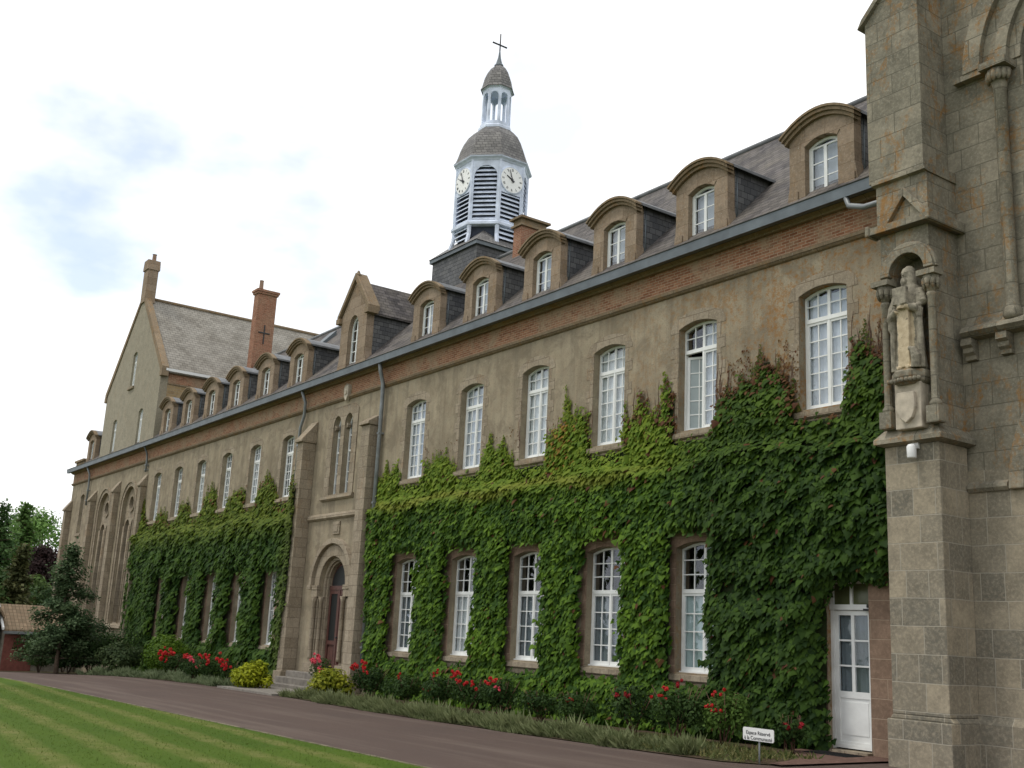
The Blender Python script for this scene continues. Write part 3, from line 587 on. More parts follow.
# downpipes
def downpipe(pts, rad=.055):
    o = bp(MB().tube(pts, rad, 10), 'downpipe', M['pipe']); c = MB()
    p0 = Vector(pts[-1]); p1 = Vector(pts[-2]); L = (p1-p0).length; n = max(2, int(L/2.3))
    for k in range(n):
        q = p0.lerp(p1, (k+.5)/n); MB().box(q.x-.075, q.x+.075, q.y-.075, q.y+.12, q.z-.03, q.z+.03).build('pipe_bracket', M['pipe'], o, off=BO)

downpipe([(-32.1, -.36, 10.75), (-32.12, -.30, 10.45), (-32.15, -.16, 10.05), (-32.15, -.14, 9.5), (-32.15, -.14, .1)], .07)
downpipe([(-38.3, -.36, 10.75), (-38.3, -.16, 10.3), (-38.35, -.14, 9.75), (-38.62, -.13, 9.35), (-38.62, -.13, 6.5)], .06)
downpipe([(-57.6, -.36, 10.75), (-57.6, -.16, 10.35), (-57.62, -.12, 9.9), (-57.62, -.12, 9.4)], .055)
downpipe([(-68.6, -.36, 10.75), (-68.6, -.16, 10.3), (-68.6, -.12, 9.6), (-68.6, -.12, 8.4)], .06)
downpipe([(-12.9, -.40, 10.82), (-12.8, -.40, 10.52), (-12.4, -.45, 10.36), (-11.85, -.50, 10.32), (-11.8, -.40, 10.3)], .06)
# ------------------------------------------------------------------ dormers
def make_dormer(parent, off):
    b = MB(); w = .85           # half width of the body; local x about 0
    op = seg_arch(-.43, .43, 10.9, 12.60, .13)
    b.prism_y([(-w, 10.8), (w, 10.8), (w, 12.78)]+[(w*t, 12.78+.28*(1-t*t)) for t in [1-2*k/10 for k in range(1, 10)]]+[(-w, 12.78)], .10, .40, [op[::-1]])
    for q in (-1, 1):                                  # flared scroll foot and shoulder
        b.prism_y([(q*w, 10.8), (q*(w+.20), 10.8), (q*(w+.18), 11.15), (q*(w+.06), 11.35), (q*(w+.02), 11.6), (q*w, 11.8)], .105, .36)
        b.box(*sorted((q*(w-.24), q*(w+.012))), .07, .3, 10.8, 11.5)
    b.prism_y([(.50*t, 12.72-.15*t*t) for t in [1-2*k/8 for k in range(9)]]+[(.432*t, 12.605-.13*t*t) for t in [-1+2*k/8 for k in range(9)]], .085, .101)
    d = b.build('dormer', M['dstone'], parent, off=off, bevel=.012)
    def arcz(t, top, r): return top-r*t*t
    c = MB(); n = 12; W = w+.17
    for (top, r, th, y0, y1, ww) in ((13.10, .37, .09, .02, .24, W-.10), (13.17, .38, .08, -.04, .2, W-.06), (13.22, .39, .055, -.08, .16, W-.02)):
        up = [(ww*t, arcz(t, top, r)) for t in [1-2*k/n for k in range(n+1)]]; dn = [(ww*t, arcz(t, top, r)-th) for t in [-1+2*k/n for k in range(n+1)]]
        c.prism_y(up+dn, y0, y1)
    c.build('pediment', M['moulding'], d, off=off)
    r = MB(); ww = w+.15
    up = [(ww*t, arcz(t, 13.225, .38)) for t in [1-2*k/n for k in range(n+1)]]
    vs = []
    for (x, z) in up: yb = (z-11.23)/1.035+.25; vs += [(x, .12, z), (x, yb, z), (x, .12, z-.07), (x, yb, z-.07)]
    fs = []
    for k in range(n): a, e = 4*k, 4*(k+1); fs += [(a, e, e+1, a+1), (a+2, a+3, e+3, e+2), (a, a+2, e+2, e)]
    fs += [(0, 1, 3, 2), (4*n, 4*n+2, 4*n+3, 4*n+1)]; r.add(vs, fs); r.build('dormer_roof', M['droof'], d, off=off)
    for q in (-1, 1):
        xs = sorted((q*(w-.06), q*(w+.01)))
        MB().prism_x([(.34, 11.2), (.34, 12.92), (2.0, 12.92)], xs[0], xs[1]).build('cheek', M['cheek'], d, off=off)
        MB().tube([(q*(w+.012), .41, 11.15), (q*(w+.012), .41, 12.86)], .018, 6).build('flashing', M['zinc'], d, off=off)
    f = MB(); yf = .24
    f.prism_y(seg_arch(-.426, .426, 10.95, 12.596, .13), yf, yf+.06, [seg_arch(-.375, .375, 11.0, 12.54, .12)[::-1]])
    leaf_bars(f, -.375, 0, 11.0, 12.46, 1, 4, yf+.005, yf+.05, .04, .022); leaf_bars(f, 0, .375, 11.0, 12.46, 1, 4, yf+.005, yf+.05, .04, .022)
    f.build('window_frame', M['white'], d, off=off); MB().prism_y(seg_arch(-.4, .4, 10.98, 12.56, .12), yf+.024, yf+.03).build('pane', M['glass'], d, off=off)
    MB().box(-.42, .42, .41, .43, 11, 12.5).build('curtain', M['cur_blue'], d, off=off)
    return d
dorm_x = [-13.86, -17.40, -20.55, -23.68, -26.82, -30.0, -39.9, -43.2, -46.5, -49.55, -52.7, -55.85, -70.0]
d0 = make_dormer(B, (0, 0, 0))
for i, x in enumerate(dorm_x):
    d = d0 if i == 0 else copy_tree(d0, B)
    d.location = (x-BO[0], 0, 0)
def big_dormer():
    xc = -35.02; w = 1.0; b = MB(); op = round_arch(xc, .40, 10.9, 12.55, 10, 1.5)
    b.prism_y([(xc-w, 10.8), (xc+w, 10.8), (xc+w, 13.2), (xc, 14.5), (xc-w, 13.2)], -.02, .32, [op[::-1]])
    for q in (-1, 1): b.prism_y([(xc+q*w, 10.8), (xc+q*(w+.16), 10.8), (xc+q*(w+.12), 11.2), (xc+q*w, 11.6)], -.015, .28)
    d = bp(b, 'gabled_dormer', M['dstone'])
    c = MB()
    for q in (-1, 1): c.prism_y([(xc+q*(w+.22), 13.12), (xc+q*(w+.22), 13.30), (xc, 14.78), (xc, 14.52)], -.12, .36)
    c.lathe([(.10, 14.6), (.12, 14.72), (.07, 14.78), (.05, 14.85), (.0, 14.9)], xc, 0, 8); c.box(xc-w-.26, xc-w+.02, -.14, .3, 13.0, 13.2); c.box(xc+w-.02, xc+w+.26, -.14, .3, 13.0, 13.2)
    c.build('coping', M['moulding'], d, off=BO)
    r = MB()
    for q in (-1, 1):
        xe, ze, zr = xc+q*(w+.15), 13.05, 14.5; 
        r.add([(xe, .2, ze), (xc, .2, zr), (xc, 3.45, zr), (xe, 2.1, ze), (xe, .2, ze-.08), (xc, .2, zr-.1), (xc, 3.45, zr-.1), (xe, 2.1, ze-.08)], [(0, 1, 2, 3), (4, 7, 6, 5), (0, 3, 7, 4), (0, 4, 5, 1)])
    r.build('dormer_roof', M['slate'], d, off=BO)
    for q in (-1, 1): xs = sorted((xc+q*(w-.06), xc+q*(w+.01))); MB().prism_x([(.28, 11.25), (.28, 13.05), (2.1, 13.05)], xs[0], xs[1]).build('cheek', M['cheek'], d, off=BO)
    f = MB(); f.prism_y(round_arch(xc, .396, 10.95, 12.55, 10, 1.49), .14, .2, [round_arch(xc, .33, 11.0, 12.55, 10, 1.5)[::-1]]); f.box(xc-.03, xc+.03, .145, .195, 11, 12.95)
    for z in (11.4, 11.8, 12.2, 12.6): f.box(xc-.33, xc+.33, .15, .19, z-.012, z+.012)
    f.build('window_frame', M['white'], d, off=BO); MB().prism_y(round_arch(xc, .36, 10.98, 12.55, 10, 1.5), .165, .172).build('pane', M['glass'], d, off=BO); MB().box(xc-.38, xc+.38, .3, .315, 11, 12.9).build('curtain', M['cur_dim_room'], d, off=BO)
big_dormer()
def chimney_right():
    b = MB(); x0, x1, y0, y1 = -31.0, -30.5, 4.15, 5.25
    b.box(x0, x1, y0, y1, 14.6, 16.5); c = bp(b, 'brick_chimney', M['chbrick'])
    MB().box(x0-.08, x1+.08, y0-.08, y1+.08, 16.5, 16.58).box(x0-.01, x1+.01, y0-.01, y1+.01, 16.58, 16.78).box(x0-.13, x1+.13, y0-.13, y1+.13, 16.78, 16.86).build('chimney_cap', M['moulding'], c, off=BO)
chimney_right()
# ------------------------------------------------------------------ gabled cross wing
W = empty('gabled_wing', (-62.8, 3, 10.9), label='tall grey rendered gable with lichened slate roof rising behind the far dormers', cat='gabled wing')
WO = (-62.8, 3, 10.9)
def wing():
    x0, x1, xa, ze, za = -67.7, -57.6, -62.65, 15.15, 20.2
    op = [seg_arch(-63.2, -62.4, 14.9, 16.95, .15), seg_arch(-65.6, -64.8, 11.1, 13.25, .15), seg_arch(-60.75, -59.95, 11.1, 13.25, .15)]
    b = MB(); b.prism_y([(x0, 10.95), (x1, 10.95), (x1, ze), (xa, za), (x0, ze)], .03, .45, [o[::-1] for o in op])
    b.build('wall', M['wrender'], W, off=WO)
    MB().box(x1-.4, x1, .451, 14, 10.95, 14.35).build('side_wall', M['yellow'], W, off=WO); MB().box(x0, x0+.4, .451, 14, 10.95, 15).build('side_wall', M['yellow'], W, off=WO)
    MB().box(x1-.4, x1+.02, .452, 14, 14.35, 14.85).build('brick_frieze', M['brick'], W, off=WO)
    MB().box(x1-.4, x1+.12, .453, 14, 14.85, 14.98).box(x1-.3, x1+.05, .453, 14, 14.27, 14.349).build('cornice', M['moulding'], W, off=WO)
    MB().box(x1+.13, x1+.30, .2, 14, 14.93, 15.08).build('gutter', M['lampw'], W, off=WO)
    r = MB(); th = .22
    for (xe, q) in ((x1+.22, 1), (x0-.22, -1)):
        zz = ze-.06; r.add([(xe, .35, zz), (xa, .35, za), (xa, 14.2, za), (xe, 14.2, zz), (xe, .35, zz-th), (xa, .35, za-th), (xa, 14.2, za-th), (xe, 14.2, zz-th)], [(0, 1, 2, 3), (4, 7, 6, 5), (0, 3, 7, 4), (0, 4, 5, 1), (3, 2, 6, 7)])
    r.build('roof', M['wslate'], W, off=WO)
    MB().tube([(xa, .4, za+.03), (xa, 14.2, za+.03)], .11, 8).build('ridge_cap', M['moulding'], W, off=WO)
    c = MB()
    for q, xe in ((1, x1), (-1, x0)):
        c.prism_y([(xe+q*.28, ze-.25), (xe+q*.28, ze+.02), (xa, za+.34), (xa, za+.04), (xe+q*.02, ze-.22)], -.03, .34)
    c.box(x1-.05, x1+.30, -.04, .35, ze-.5, ze-.2); c.box(x0-.30, x0+.05, -.04, .35, ze-.5, ze-.2); c.build('coping', M['moulding'], W, off=WO)
    k = MB(); k.box(xa-.40, xa+.40, -.05, .55, 19.9, 21.9); k.prism_y([(xa-.46, 21.9), (xa+.46, 21.9), (xa+.44, 22.1), (xa+.36, 22.5), (xa-.36, 22.5), (xa-.44, 22.1)], -.11, .62)
    ch = k.build('gable_chimney', M['dstone'], W, off=WO); MB().lathe([(.15, 22.5), (.12, 22.65), (.11, 22.95), (.14, 23.0)], xa-.1, .35, 10).build('chimney_pot', M['pot'], ch, off=WO)
    for o, (xc, z0, zt) in zip(op, ((-62.8, 14.9, 16.95), (-65.2, 11.1, 13.25), (-60.35, 11.1, 13.25))):
        make_window('window', W, WO, xc, z0, zt, zt-.6, w=.8, rise=.15, rows=4, toprows=1, yf=.15, curtain='cur_dim_room' if zt > 14 else 'cur_white', toothed=False)
    # tall brick stack on the near slope
    s = MB(); a = (-56.25, -55.65, 4.25, 5.35)
    s.box(*a, 13.5, 19.85); st = s.build('brick_stack', M['chbrick'], W, off=WO)
    MB().box(a[0]-.07, a[1]+.07, a[2]-.07, a[3]+.07, 19.85, 19.97).box(a[0]-.12, a[1]+.12, a[2]-.12, a[3]+.12, 19.97, 20.1).build('chimney_cap', M['chbrick'], st, off=WO)
    MB().lathe([(.15, 20.1), (.12, 20.3), (.11, 20.65), (.13, 20.7)], -56, 4.5, 10).build('chimney_pot', M['pot'], st, off=WO)
    MB().box(a[1], a[1]+.04, 4.77, 4.83, 17.0, 18.1).box(a[1]+.0005, a[1]+.045, 4.47, 5.13, 17.6, 17.66).build('iron_cross_anchor', M['iron'], st, off=WO)
M['wrender'] = m_ashlar('wing_render', (.28, .25, .185), (.33, .295, .225), 9, 9, (.26, .235, .185), .12, .45, .001)
M['yellow'] = m_brick('yellow_rubble', (.26, .18, .09), (.38, .28, .15), (.3, .25, .18), .35, .34, .16)
wing()
# ------------------------------------------------------------------ clock tower
TX, TY = -34.5, 5.4
T = empty('clock_tower', (TX, TY, 14), label='octagonal white clock tower with louvres, slate dome, lantern and cross', cat='clock tower')
TO = (TX, TY, 14)
def tower():
    oc = R(22.5); K = 1/math.cos(oc)
    def tp(mb, name, mat, par=T, **k): return mb.build(name, mat, par, off=TO, **k)
    h = 1.6
    tp(MB().box(TX-h, TX+h, TY-h, TY+h, 13.5, 16.35), 'slate_base', M['cheek'])
    tp(MB().box(TX-h-.10, TX+h+.10, TY-h-.10, TY+h+.10, 16.35, 16.5), 'base_cornice', M['zinc'])
    s = MB(); a = h+.14; s.add([(TX-a, TY-a, 16.5), (TX+a, TY-a, 16.5), (TX+a, TY+a, 16.5), (TX-a, TY+a, 16.5), (TX-.7, TY-.7, 17.45), (TX+.7, TY-.7, 17.45), (TX+.7, TY+.7, 17.45), (TX-.7, TY+.7, 17.45)], [(0, 1, 5, 4), (1, 2, 6, 5), (2, 3, 7, 6), (3, 0, 4, 7), (4, 5, 6, 7)])
    tp(s, 'skirt_roof', M['domeslate'])
    ap = 1.36
    # dark core and lower open stage
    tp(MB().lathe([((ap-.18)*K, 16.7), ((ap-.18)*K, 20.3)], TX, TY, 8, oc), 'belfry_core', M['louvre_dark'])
    lo = MB()
    for k in range(8):
        a = k*math.pi/4; c, s_ = math.cos(a), math.sin(a); u = (-s_, c)
        diag = k % 2 == 1; hw = ap*math.tan(oc)-.10
        def P(d, t, z): return (TX+c*d+u[0]*t, TY+s_*d+u[1]*t, z)
        top = 19.95 if diag else 18.85
        z = 17.72
        while z < top:
            w = hw
            if diag and z > 19.5: w = hw*math.sqrt(max(.05, 1-((z-19.5)/.55)**2))
            lo.add([P(ap-.02, -w, z), P(ap-.02, w, z), P(ap-.16, w, z+.13), P(ap-.16, -w, z+.13), P(ap-.02, -w, z+.035), P(ap-.02, w, z+.035), P(ap-.16, w, z+.165), P(ap-.16, -w, z+.165)],
                   [(0, 3, 2, 1), (4, 5, 6, 7), (0, 1, 5, 4), (0, 4, 7, 3), (1, 2, 6, 5)]); z += .185
        z = 16.75
        if not diag:
            while z < 17.4:
                lo.add([P(ap+.02, -hw, z), P(ap+.02, hw, z), P(ap-.12, hw, z+.13), P(ap-.12, -hw, z+.13), P(ap+.02, -hw, z+.035), P(ap+.02, hw, z+.035), P(ap-.12, hw, z+.165), P(ap-.12, -hw, z+.165)],
                       [(0, 3, 2, 1), (4, 5, 6, 7), (0, 1, 5, 4)]); z += .2
    tp(lo, 'louvres', M['tower'])
    fr = MB()
    for k in range(8):
        a = k*math.pi/4; c, s_ = math.cos(a), math.sin(a); u = (-s_, c); H = ap*math.tan(oc); diag = k % 2 == 1
        def P(d, t, z): return (TX+c*d+u[0]*t, TY+s_*d+u[1]*t, z)
        def slab(pts, d0, d1):
            mb = MB().prism_y(pts, 0, 1); vs = [P(d1 if v[1] == 0 else d0, v[0], v[2]) for v in mb.v]; fr.add(vs, mb.f)
        # face board with its opening
        if diag:
            ho = round_arch(0, H-.10, 17.7, 19.55, 10, 1.0)
            mb = MB().prism_y([(-H, 17.55), (H, 17.55), (H, 20.4), (-H, 20.4)], 0, 1, [ho[::-1]])
        else: mb = MB().prism_y([(-H, 17.55), (H, 17.55), (H, 20.4), (-H, 20.4)], 0, 1, [[(-H+.10, 17.7), (-H+.10, 18.92), (H-.10, 18.92), (H-.10, 17.7)]])
        fr.add([P(ap+.012 if v[1] == 0 else ap-.03, v[0], v[2]) for v in mb.v], mb.f)
    tp(fr, 'face_board', M['tower'])
    po = MB()
    for k in range(8):
        a = oc+k*math.pi/4; r = ap*K; po.tube([(TX+r*math.cos(a), TY+r*math.sin(a), 17.55), (TX+r*math.cos(a), TY+r*math.sin(a), 20.35)], .055, 6, False)
        # splayed struts
        po.tube([(TX+(r-.02)*math.cos(a), TY+(r-.02)*math.sin(a), 17.6), (TX+(r-.02)*math.cos(a), TY+(r-.02)*math.sin(a), 17.1), (TX+(r+.10)*math.cos(a), TY+(r+.10)*math.sin(a), 16.7)], .09, 6, False)
    tp(po, 'corner_post', M['tower'])
    tp(MB().lathe([((ap+.02)*K, 17.48), ((ap+.10)*K, 17.5), ((ap+.10)*K, 17.6), ((ap+.02)*K, 17.66)], TX, TY, 8, oc), 'belfry_sill', M['tower'])
    tp(MB().lathe([((ap+.03)*K, 20.22), ((ap+.07)*K, 20.28), ((ap+.15)*K, 20.34), ((ap+.15)*K, 20.4)], TX, TY, 8, oc), 'belfry_cornice', M['tower'])
    dm = [(1.60, 20.38), (1.52, 20.48), (1.44, 20.70), (1.36, 21.0), (1.24, 21.32), (1.07, 21.64), (.86, 21.88), (.66, 22.05)]
    tp(MB().lathe([(r*.98*1.05, z) for r, z in dm], TX, TY, 8, oc), 'dome', M['domeslate'])
    tp(MB().lathe([(.72, 22.03), (.72, 22.14), (.66, 22.2), (.66, 22.28)], TX, TY, 8, oc), 'lantern_base', M['tower'])
    ln = MB(); la = .56; H = la*math.tan(oc)
    for k in range(8):
        a = k*math.pi/4; c, s_ = math.cos(a), math.sin(a); u = (-s_, c)
        mb = MB().prism_y([(-H, 22.25), (H, 22.25), (H, 23.95), (-H, 23.95)], 0, 1, [round_arch(0, H-.07, 22.36, 23.52, 8)[::-1]])
        ln.add([(TX+c*(la if v[1] == 0 else la-.09)+u[0]*v[0], TY+s_*(la if v[1] == 0 else la-.09)+u[1]*v[0], v[2]) for v in mb.v], mb.f)
    tp(ln, 'lantern', M['tower'])
    tp(MB().lathe([(.60, 23.86), (.68, 23.9), (.68, 23.95)], TX, TY, 8, oc), 'lantern_cornice', M['tower'])
    cp = [(.74, 23.90), (.68, 24.02), (.64, 24.2), (.58, 24.45), (.48, 24.70), (.34, 24.93), (.2, 25.06), (.16, 25.1)]
    tp(MB().lathe([(r*.98, z) for r, z in cp], TX, TY, 8, oc), 'cupola', M['domeslate'])
    tp(MB().lathe([(.20, 25.08), (.20, 25.13), (.14, 25.2), (.06, 25.5), (.03, 25.78)], TX, TY, 8, oc), 'spirelet', M['zinc'])
    tp(MB().tube([(TX, TY, 25.7), (TX, TY, 26.6)], .03, 6).tube([(TX-.02, TY-.36, 26.1), (TX-.02, TY+.36, 26.1)], .035, 6), 'cross', M['iron'])
    # clocks on the -y and +x faces (and their opposites)
    nums = ['XII', 'I', 'II', 'III', 'IV', 'V', 'VI', 'VII', 'VIII', 'IX', 'X', 'XI']
    rad = .53
    for k in (0, 2, 4, 6):
        a = k*math.pi/4; d = ap+.014
        mt = Matrix.Translation((TX+math.cos(a)*d-TO[0], TY+math.sin(a)*d-TO[1], 19.50-TO[2])) @ Matrix.Rotation(a+math.pi/2, 4, 'Z') @ Matrix.Rotation(math.pi/2, 4, 'X')
        f = MB().lathe([(rad, 0), (rad, .03), (rad-.04, .035)], 0, 0, 32).build('clock_face', M['clock'], T); f.matrix_local = mt
        hd = MB()
        def hand(ang, ln_, w, z): 
            s0, c0 = math.sin(ang), math.cos(ang); px, py = c0, -s0
            hd.add([(-s0*.12+px*w, -c0*.12+py*w, z), (-s0*.12-px*w, -c0*.12-py*w, z), (s0*ln_-px*w*.5, c0*ln_-py*w*.5, z), (s0*ln_+px*w*.5, c0*ln_+py*w*.5, z)], [(0, 1, 2, 3)])
            n = len(hd.v)-4; hd.add([(v[0], v[1], v[2]+.008) for v in hd.v[n:n+4]], [(3, 2, 1, 0)])
        hand(R(298.5), .30, .035, .050); hand(R(342), .43, .024, .062); hd.lathe([(.05, .036), (.05, .072)], 0, 0, 12); hh = hd.build('clock_hands', M['numer'], f)
        for i, s in enumerate(nums):
            nm = MB()
            ang = R(30*i); ww = {'I': .022, 'V': .05, 'X': .05}; tot = sum(ww[ch] for ch in s); x = -tot/2; r0, r1 = .37, .475
            def Q(lx, ly): return (math.cos(-ang)*lx-math.sin(-ang)*ly, math.sin(-ang)*lx+math.cos(-ang)*ly)
            def st(xa, ya, xb, yb, t=.011):
                p = [Q(xa-t/2, ya), Q(xa+t/2, ya), Q(xb+t/2, yb), Q(xb-t/2, yb)]; nm.add([(q[0], q[1], .0362) for q in p]+[(q[0], q[1], .040) for q in p], [(0, 1, 2, 3), (4, 5, 6, 7), (0, 1, 5, 4), (1, 2, 6, 5), (2, 3, 7, 6), (3, 0, 4, 7)])
            for ch in s:
                cx = x+ww[ch]/2
                if ch == 'I': st(cx, r0, cx, r1)
                elif ch == 'V': st(cx, r0, cx-.018, r1); st(cx, r0, cx+.018, r1)
                else: st(cx-.018, r0, cx+.018, r1); st(cx+.018, r0, cx-.018, r1)
                x += ww[ch]
            nm.build('numeral', M['numer'], f)
        MB().lathe([(rad+.035, 0), (rad+.035, .025), (rad+.001, .04), (rad+.001, 0)], 0, 0, 32).build('clock_rim', M['tower'], f)
tower()
# ------------------------------------------------------------------ church
C = empty('church', (-11, 0, 0), label='grey lichened ashlar church wall with niche buttress, corbels and blind arch at the right', cat='church')
CO = (-11, 0, 0)
def church():
    def cp(mb, name, mat, par=C, **k): return mb.build(name, mat, par, off=CO, **k)
    xa = -1.5; zs = 14.0; sl = 1.08
    AX, AZ = -7.75, 12.45     # big arch centre
    cp(MB().prism_y([(-11.895, 5.0), (9.0, 5.0), (9.0, zs), (xa, zs+(xa+11.9)*sl), (-11.895, zs+.05)], .0, .7, [round_arch(AX, 1.55, 8.2, AZ, 18)[::-1]]), 'wall', M['church'])
    cp(MB().prism_y([(-11.7, -.6), (9.0, -.6), (9.0, 4.999), (-11.7, 4.999)], -.06, .7, [round_arch(-7.2, 1.7, .1, 3.0, 14)[::-1]]), 'lower_wall', M['church_low'])
    cp(MB().box(-10.9, 9.0, -.14, -.061, -.6, .78).prism_x([(-.061, .90), (-.14, .781), (-.061, .781)], -10.9, 9.0), 'plinth', M['church_low'])
    cp(MB().box(-9.4, -5.5, .5, .52, 8, 14.3), 'blind_panel', M['doorglass']); cp(MB().box(-9, -5.4, .5, .55, 0, 5), 'portal_door', M['door'])
    n = 24
    def ring(r0, r1, y0, y1, cx=AX, cz=AZ): return [(cx+r1*math.cos(math.pi*k/n), cz+r1*math.sin(math.pi*k/n)) for k in range(n+1)]+[(cx+r0*math.cos(math.pi*k/n), cz+r0*math.sin(math.pi*k/n)) for k in range(n, -1, -1)]
    a = MB(); a.prism_y(ring(1.56, 1.78, 0, 0), -.04, .05); a.prism_y(ring(1.78, 2.0, 0, 0), -.14, .0); a.prism_y(ring(2.04, 2.28, 0, 0), -.06, .0); a.prism_y(ring(2.28, 2.62, 0, 0), -.18, .0)
    cp(a, 'archivolt', M['church'], bevel=.02)
    for q in (-1, 1): 
        x = AX+q*1.93
        c = MB().lathe([(.13, 7.55), (.17, 7.62), (.15, 7.72), (.115, 7.8), (.11, 8.0), (.11, 11.85), (.13, 11.88), (.12, 11.93), (.14, 12.0), (.22, 12.25)], x, -.12, 12, 0, True)
        cl = cp(c, 'wall_shaft', M['church']); k = MB().box(x-.26, x+.26, -.38, -.001, 12.27, 12.4)
        for j in range(7):
            an = math.pi*(j+.5)/7+math.pi; k.lathe([(.02, 12.02), (.06, 12.10), (.05, 12.2), (.02, 12.26)], x+.19*math.cos(an), -.12+.19*math.sin(an), 6, 0, True)
        k.build('capital', M['church'], cl, off=CO)
        cp(MB().box(x-.9 if q < 0 else x+.28, x-.28 if q < 0 else x+.9, -.16, -.001, 12.34, 12.449), 'impost', M['church'])
    cp(MB().prism_x([(0, 7.78), (-.10, 7.60), (-.26, 7.52), (-.30, 7.44), (-.20, 7.36), (0, 7.34)], -10.6, 9), 'corbel_table', M['church'])
    for k in range(14):
        x = -10.62+k*.66
        if x > 4: break
        cp(MB().prism_x([(0, 7.339), (-.24, 7.339), (-.25, 7.22), (-.17, 7.18), (-.17, 7.10), (-.10, 7.05), (-.09, 6.98), (0, 6.96)], x, x+.2), 'corbel', M['church'])
    cp(MB().prism_x([(-.061, 4.80), (-.14, 4.74), (-.15, 4.68), (-.10, 4.62), (-.061, 4.62)], -10.68, -9.95), 'string_course', M['church'])
    cp(MB().prism_y(ring(2.45, 2.72, 0, 0, -7.2, 4.62), -.17, -.061).prism_y(ring(2.2, 2.4, 0, 0, -7.2, 4.62), -.12, -.061), 'portal_hood', M['church'], bevel=.02)
    # gable coping
    for s_, x0 in ((1, -12.05), (-1, 9.2)):
        cc = MB(); L = [(x0, zs-.1), (x0+s_*.05, zs+.18), (xa, zs+(xa+11.9)*sl+.35), (xa, zs+(xa+11.9)*sl+.0)]
        cc.prism_y(L, -.12, .8); cp(cc, 'gable_coping', M['church'])
    # buttress with the niche
    bx0, bx1, bf = -11.78, -10.70, -.90
    b = MB().box(bx0, bx1, bf, -.061, .86, 5.42); lowb = cp(b, 'buttress', M['church_low'], bevel=.015)
    cp(MB().box(bx0-.06, bx1+.07, bf-.08, -.062, -.5, .78).prism_y([(bx0-.06, .7802), (bx1+.07, .7802), (bx1, .8599), (bx0, .8599)], bf, -.062), 'buttress_plinth', M['church_low'], bevel=.02)
    cp(MB().prism_z([(bx0-.12, bf-.16), (bx1+.14, bf-.16), (bx1+.14, -.0), (bx0-.12, -.0)], 5.46, 5.54).add([(bx0-.12, bf-.16, 5.5401), (bx1+.14, bf-.16, 5.5401), (bx1+.14, 0, 5.5401), (bx0-.12, 0, 5.5401), (bx0, bf, 5.72), (bx1, bf, 5.72), (bx1, 0, 5.72), (bx0, 0, 5.72)], [(0, 1, 5, 4), (1, 2, 6, 5), (3, 0, 4, 7), (4, 5, 6, 7)]).add([(bx0, bf, 5.4201), (bx1, bf, 5.4201), (bx1, 0, 5.4201), (bx0, 0, 5.4201), (bx0-.12, bf-.16, 5.4599), (bx1+.14, bf-.16, 5.4599), (bx1+.14, 0, 5.4599), (bx0-.12, 0, 5.4599)], [(0, 1, 5, 4), (1, 2, 6, 5), (3, 0, 4, 7)]), 'buttress_ledge', M['church'])
    NX, nr, nzs = -11.13, .36, 8.55
    fb = MB().prism_y([(bx0+.04, 5.65), (bx1-.04, 5.65), (bx1-.04, 9.42), (bx0+.04, 9.42)], bf, bf+.30, [round_arch(NX, nr, 6.3, nzs, 14)[::-1]])
    fb.box(bx0+.04, bx1-.04, bf+.3001, 0, 5.65, 9.42)
    st = cp(fb, 'niche_stage', M['church'])
    n2 = 16; hd = [(NX+(nr+.22)*math.cos(math.pi*k/n2), nzs+(nr+.22)*math.sin(math.pi*k/n2)) for k in range(n2+1)]+[(NX+(nr+.02)*math.cos(math.pi*k/n2), nzs+(nr+.02)*math.sin(math.pi*k/n2)) for k in range(n2, -1, -1)]
    MB().prism_y(hd, bf-.10, bf-.001).prism_y([(p[0]*.94+NX*.06, nzs+(p[1]-nzs)*.94) for p in hd], bf-.15, bf-.1001).build('niche_arch', M['church'], st, off=CO, bevel=.02)
    for q in (-1, 1):
        x = NX+q*.47
        c = MB().box(x-.12, x+.12, bf-.22, bf-.001, 5.72, 6.02).lathe([(.10, 6.02), (.105, 6.08), (.075, 6.13), (.07, 6.2), (.07, 8.0), (.09, 8.03), (.075, 8.07)], x, bf-.10, 12, 0, True); cc = c.build('colonnette', M['church'], st, off=CO)
        k = MB().lathe([(.075, 8.07), (.10, 8.2), (.16, 8.36)], x, bf-.10, 10, 0, True).box(x-.18, x+.18, bf-.28, bf-.001, 8.36, 8.46)
        for j in range(8): an = 2*math.pi*j/8; k.lathe([(.015, 8.12), (.045, 8.2), (.05, 8.28), (.02, 8.34)], x+.12*math.cos(an), bf-.10+.12*math.sin(an), 6, 0, True)
        k.build('capital', M['church'], cc, off=CO)
    # gablet above niche
    g = MB().prism_y([(bx0-.06, 9.4201), (bx1+.06, 9.4201), (bx1+.06, 9.56), (bx0-.06, 9.56)], bf-.2, -.001)
    g.box(bx0-.13, bx0-.0601, bf-.24, bf+.1, 9.40, 9.60)
    g.box(bx1+.0601, bx1+.14, bf-.24, -.001, 9.40, 9.60)
    for q in (-1, 1): g.prism_y([(NX+q*.50, 9.5601), (NX+q*.36, 9.5601), (NX, 10.02), (NX, 10.20)], bf-.16, bf-.0101)
    g.prism_y([(NX-.36, 9.5602), (NX+.36, 9.5602), (NX, 10.01)], bf-.07, bf-.0102)
    cp(g, 'gablet', M['church'], bevel=.015)
    cp(MB().box(bx0-.02, bx1-.03, bf+.0, 0, 9.5605, 10.42).prism_x([(0, 10.62), (bf+.06, 10.58), (bf-.10, 10.50), (bf-.10, 10.44), (bf, 10.4201), (0, 10.4201)], bx0-.06, bx1+.0), 'buttress_offset', M['church'])
    ux0, ux1, uf = -12.03, -10.85, -.80
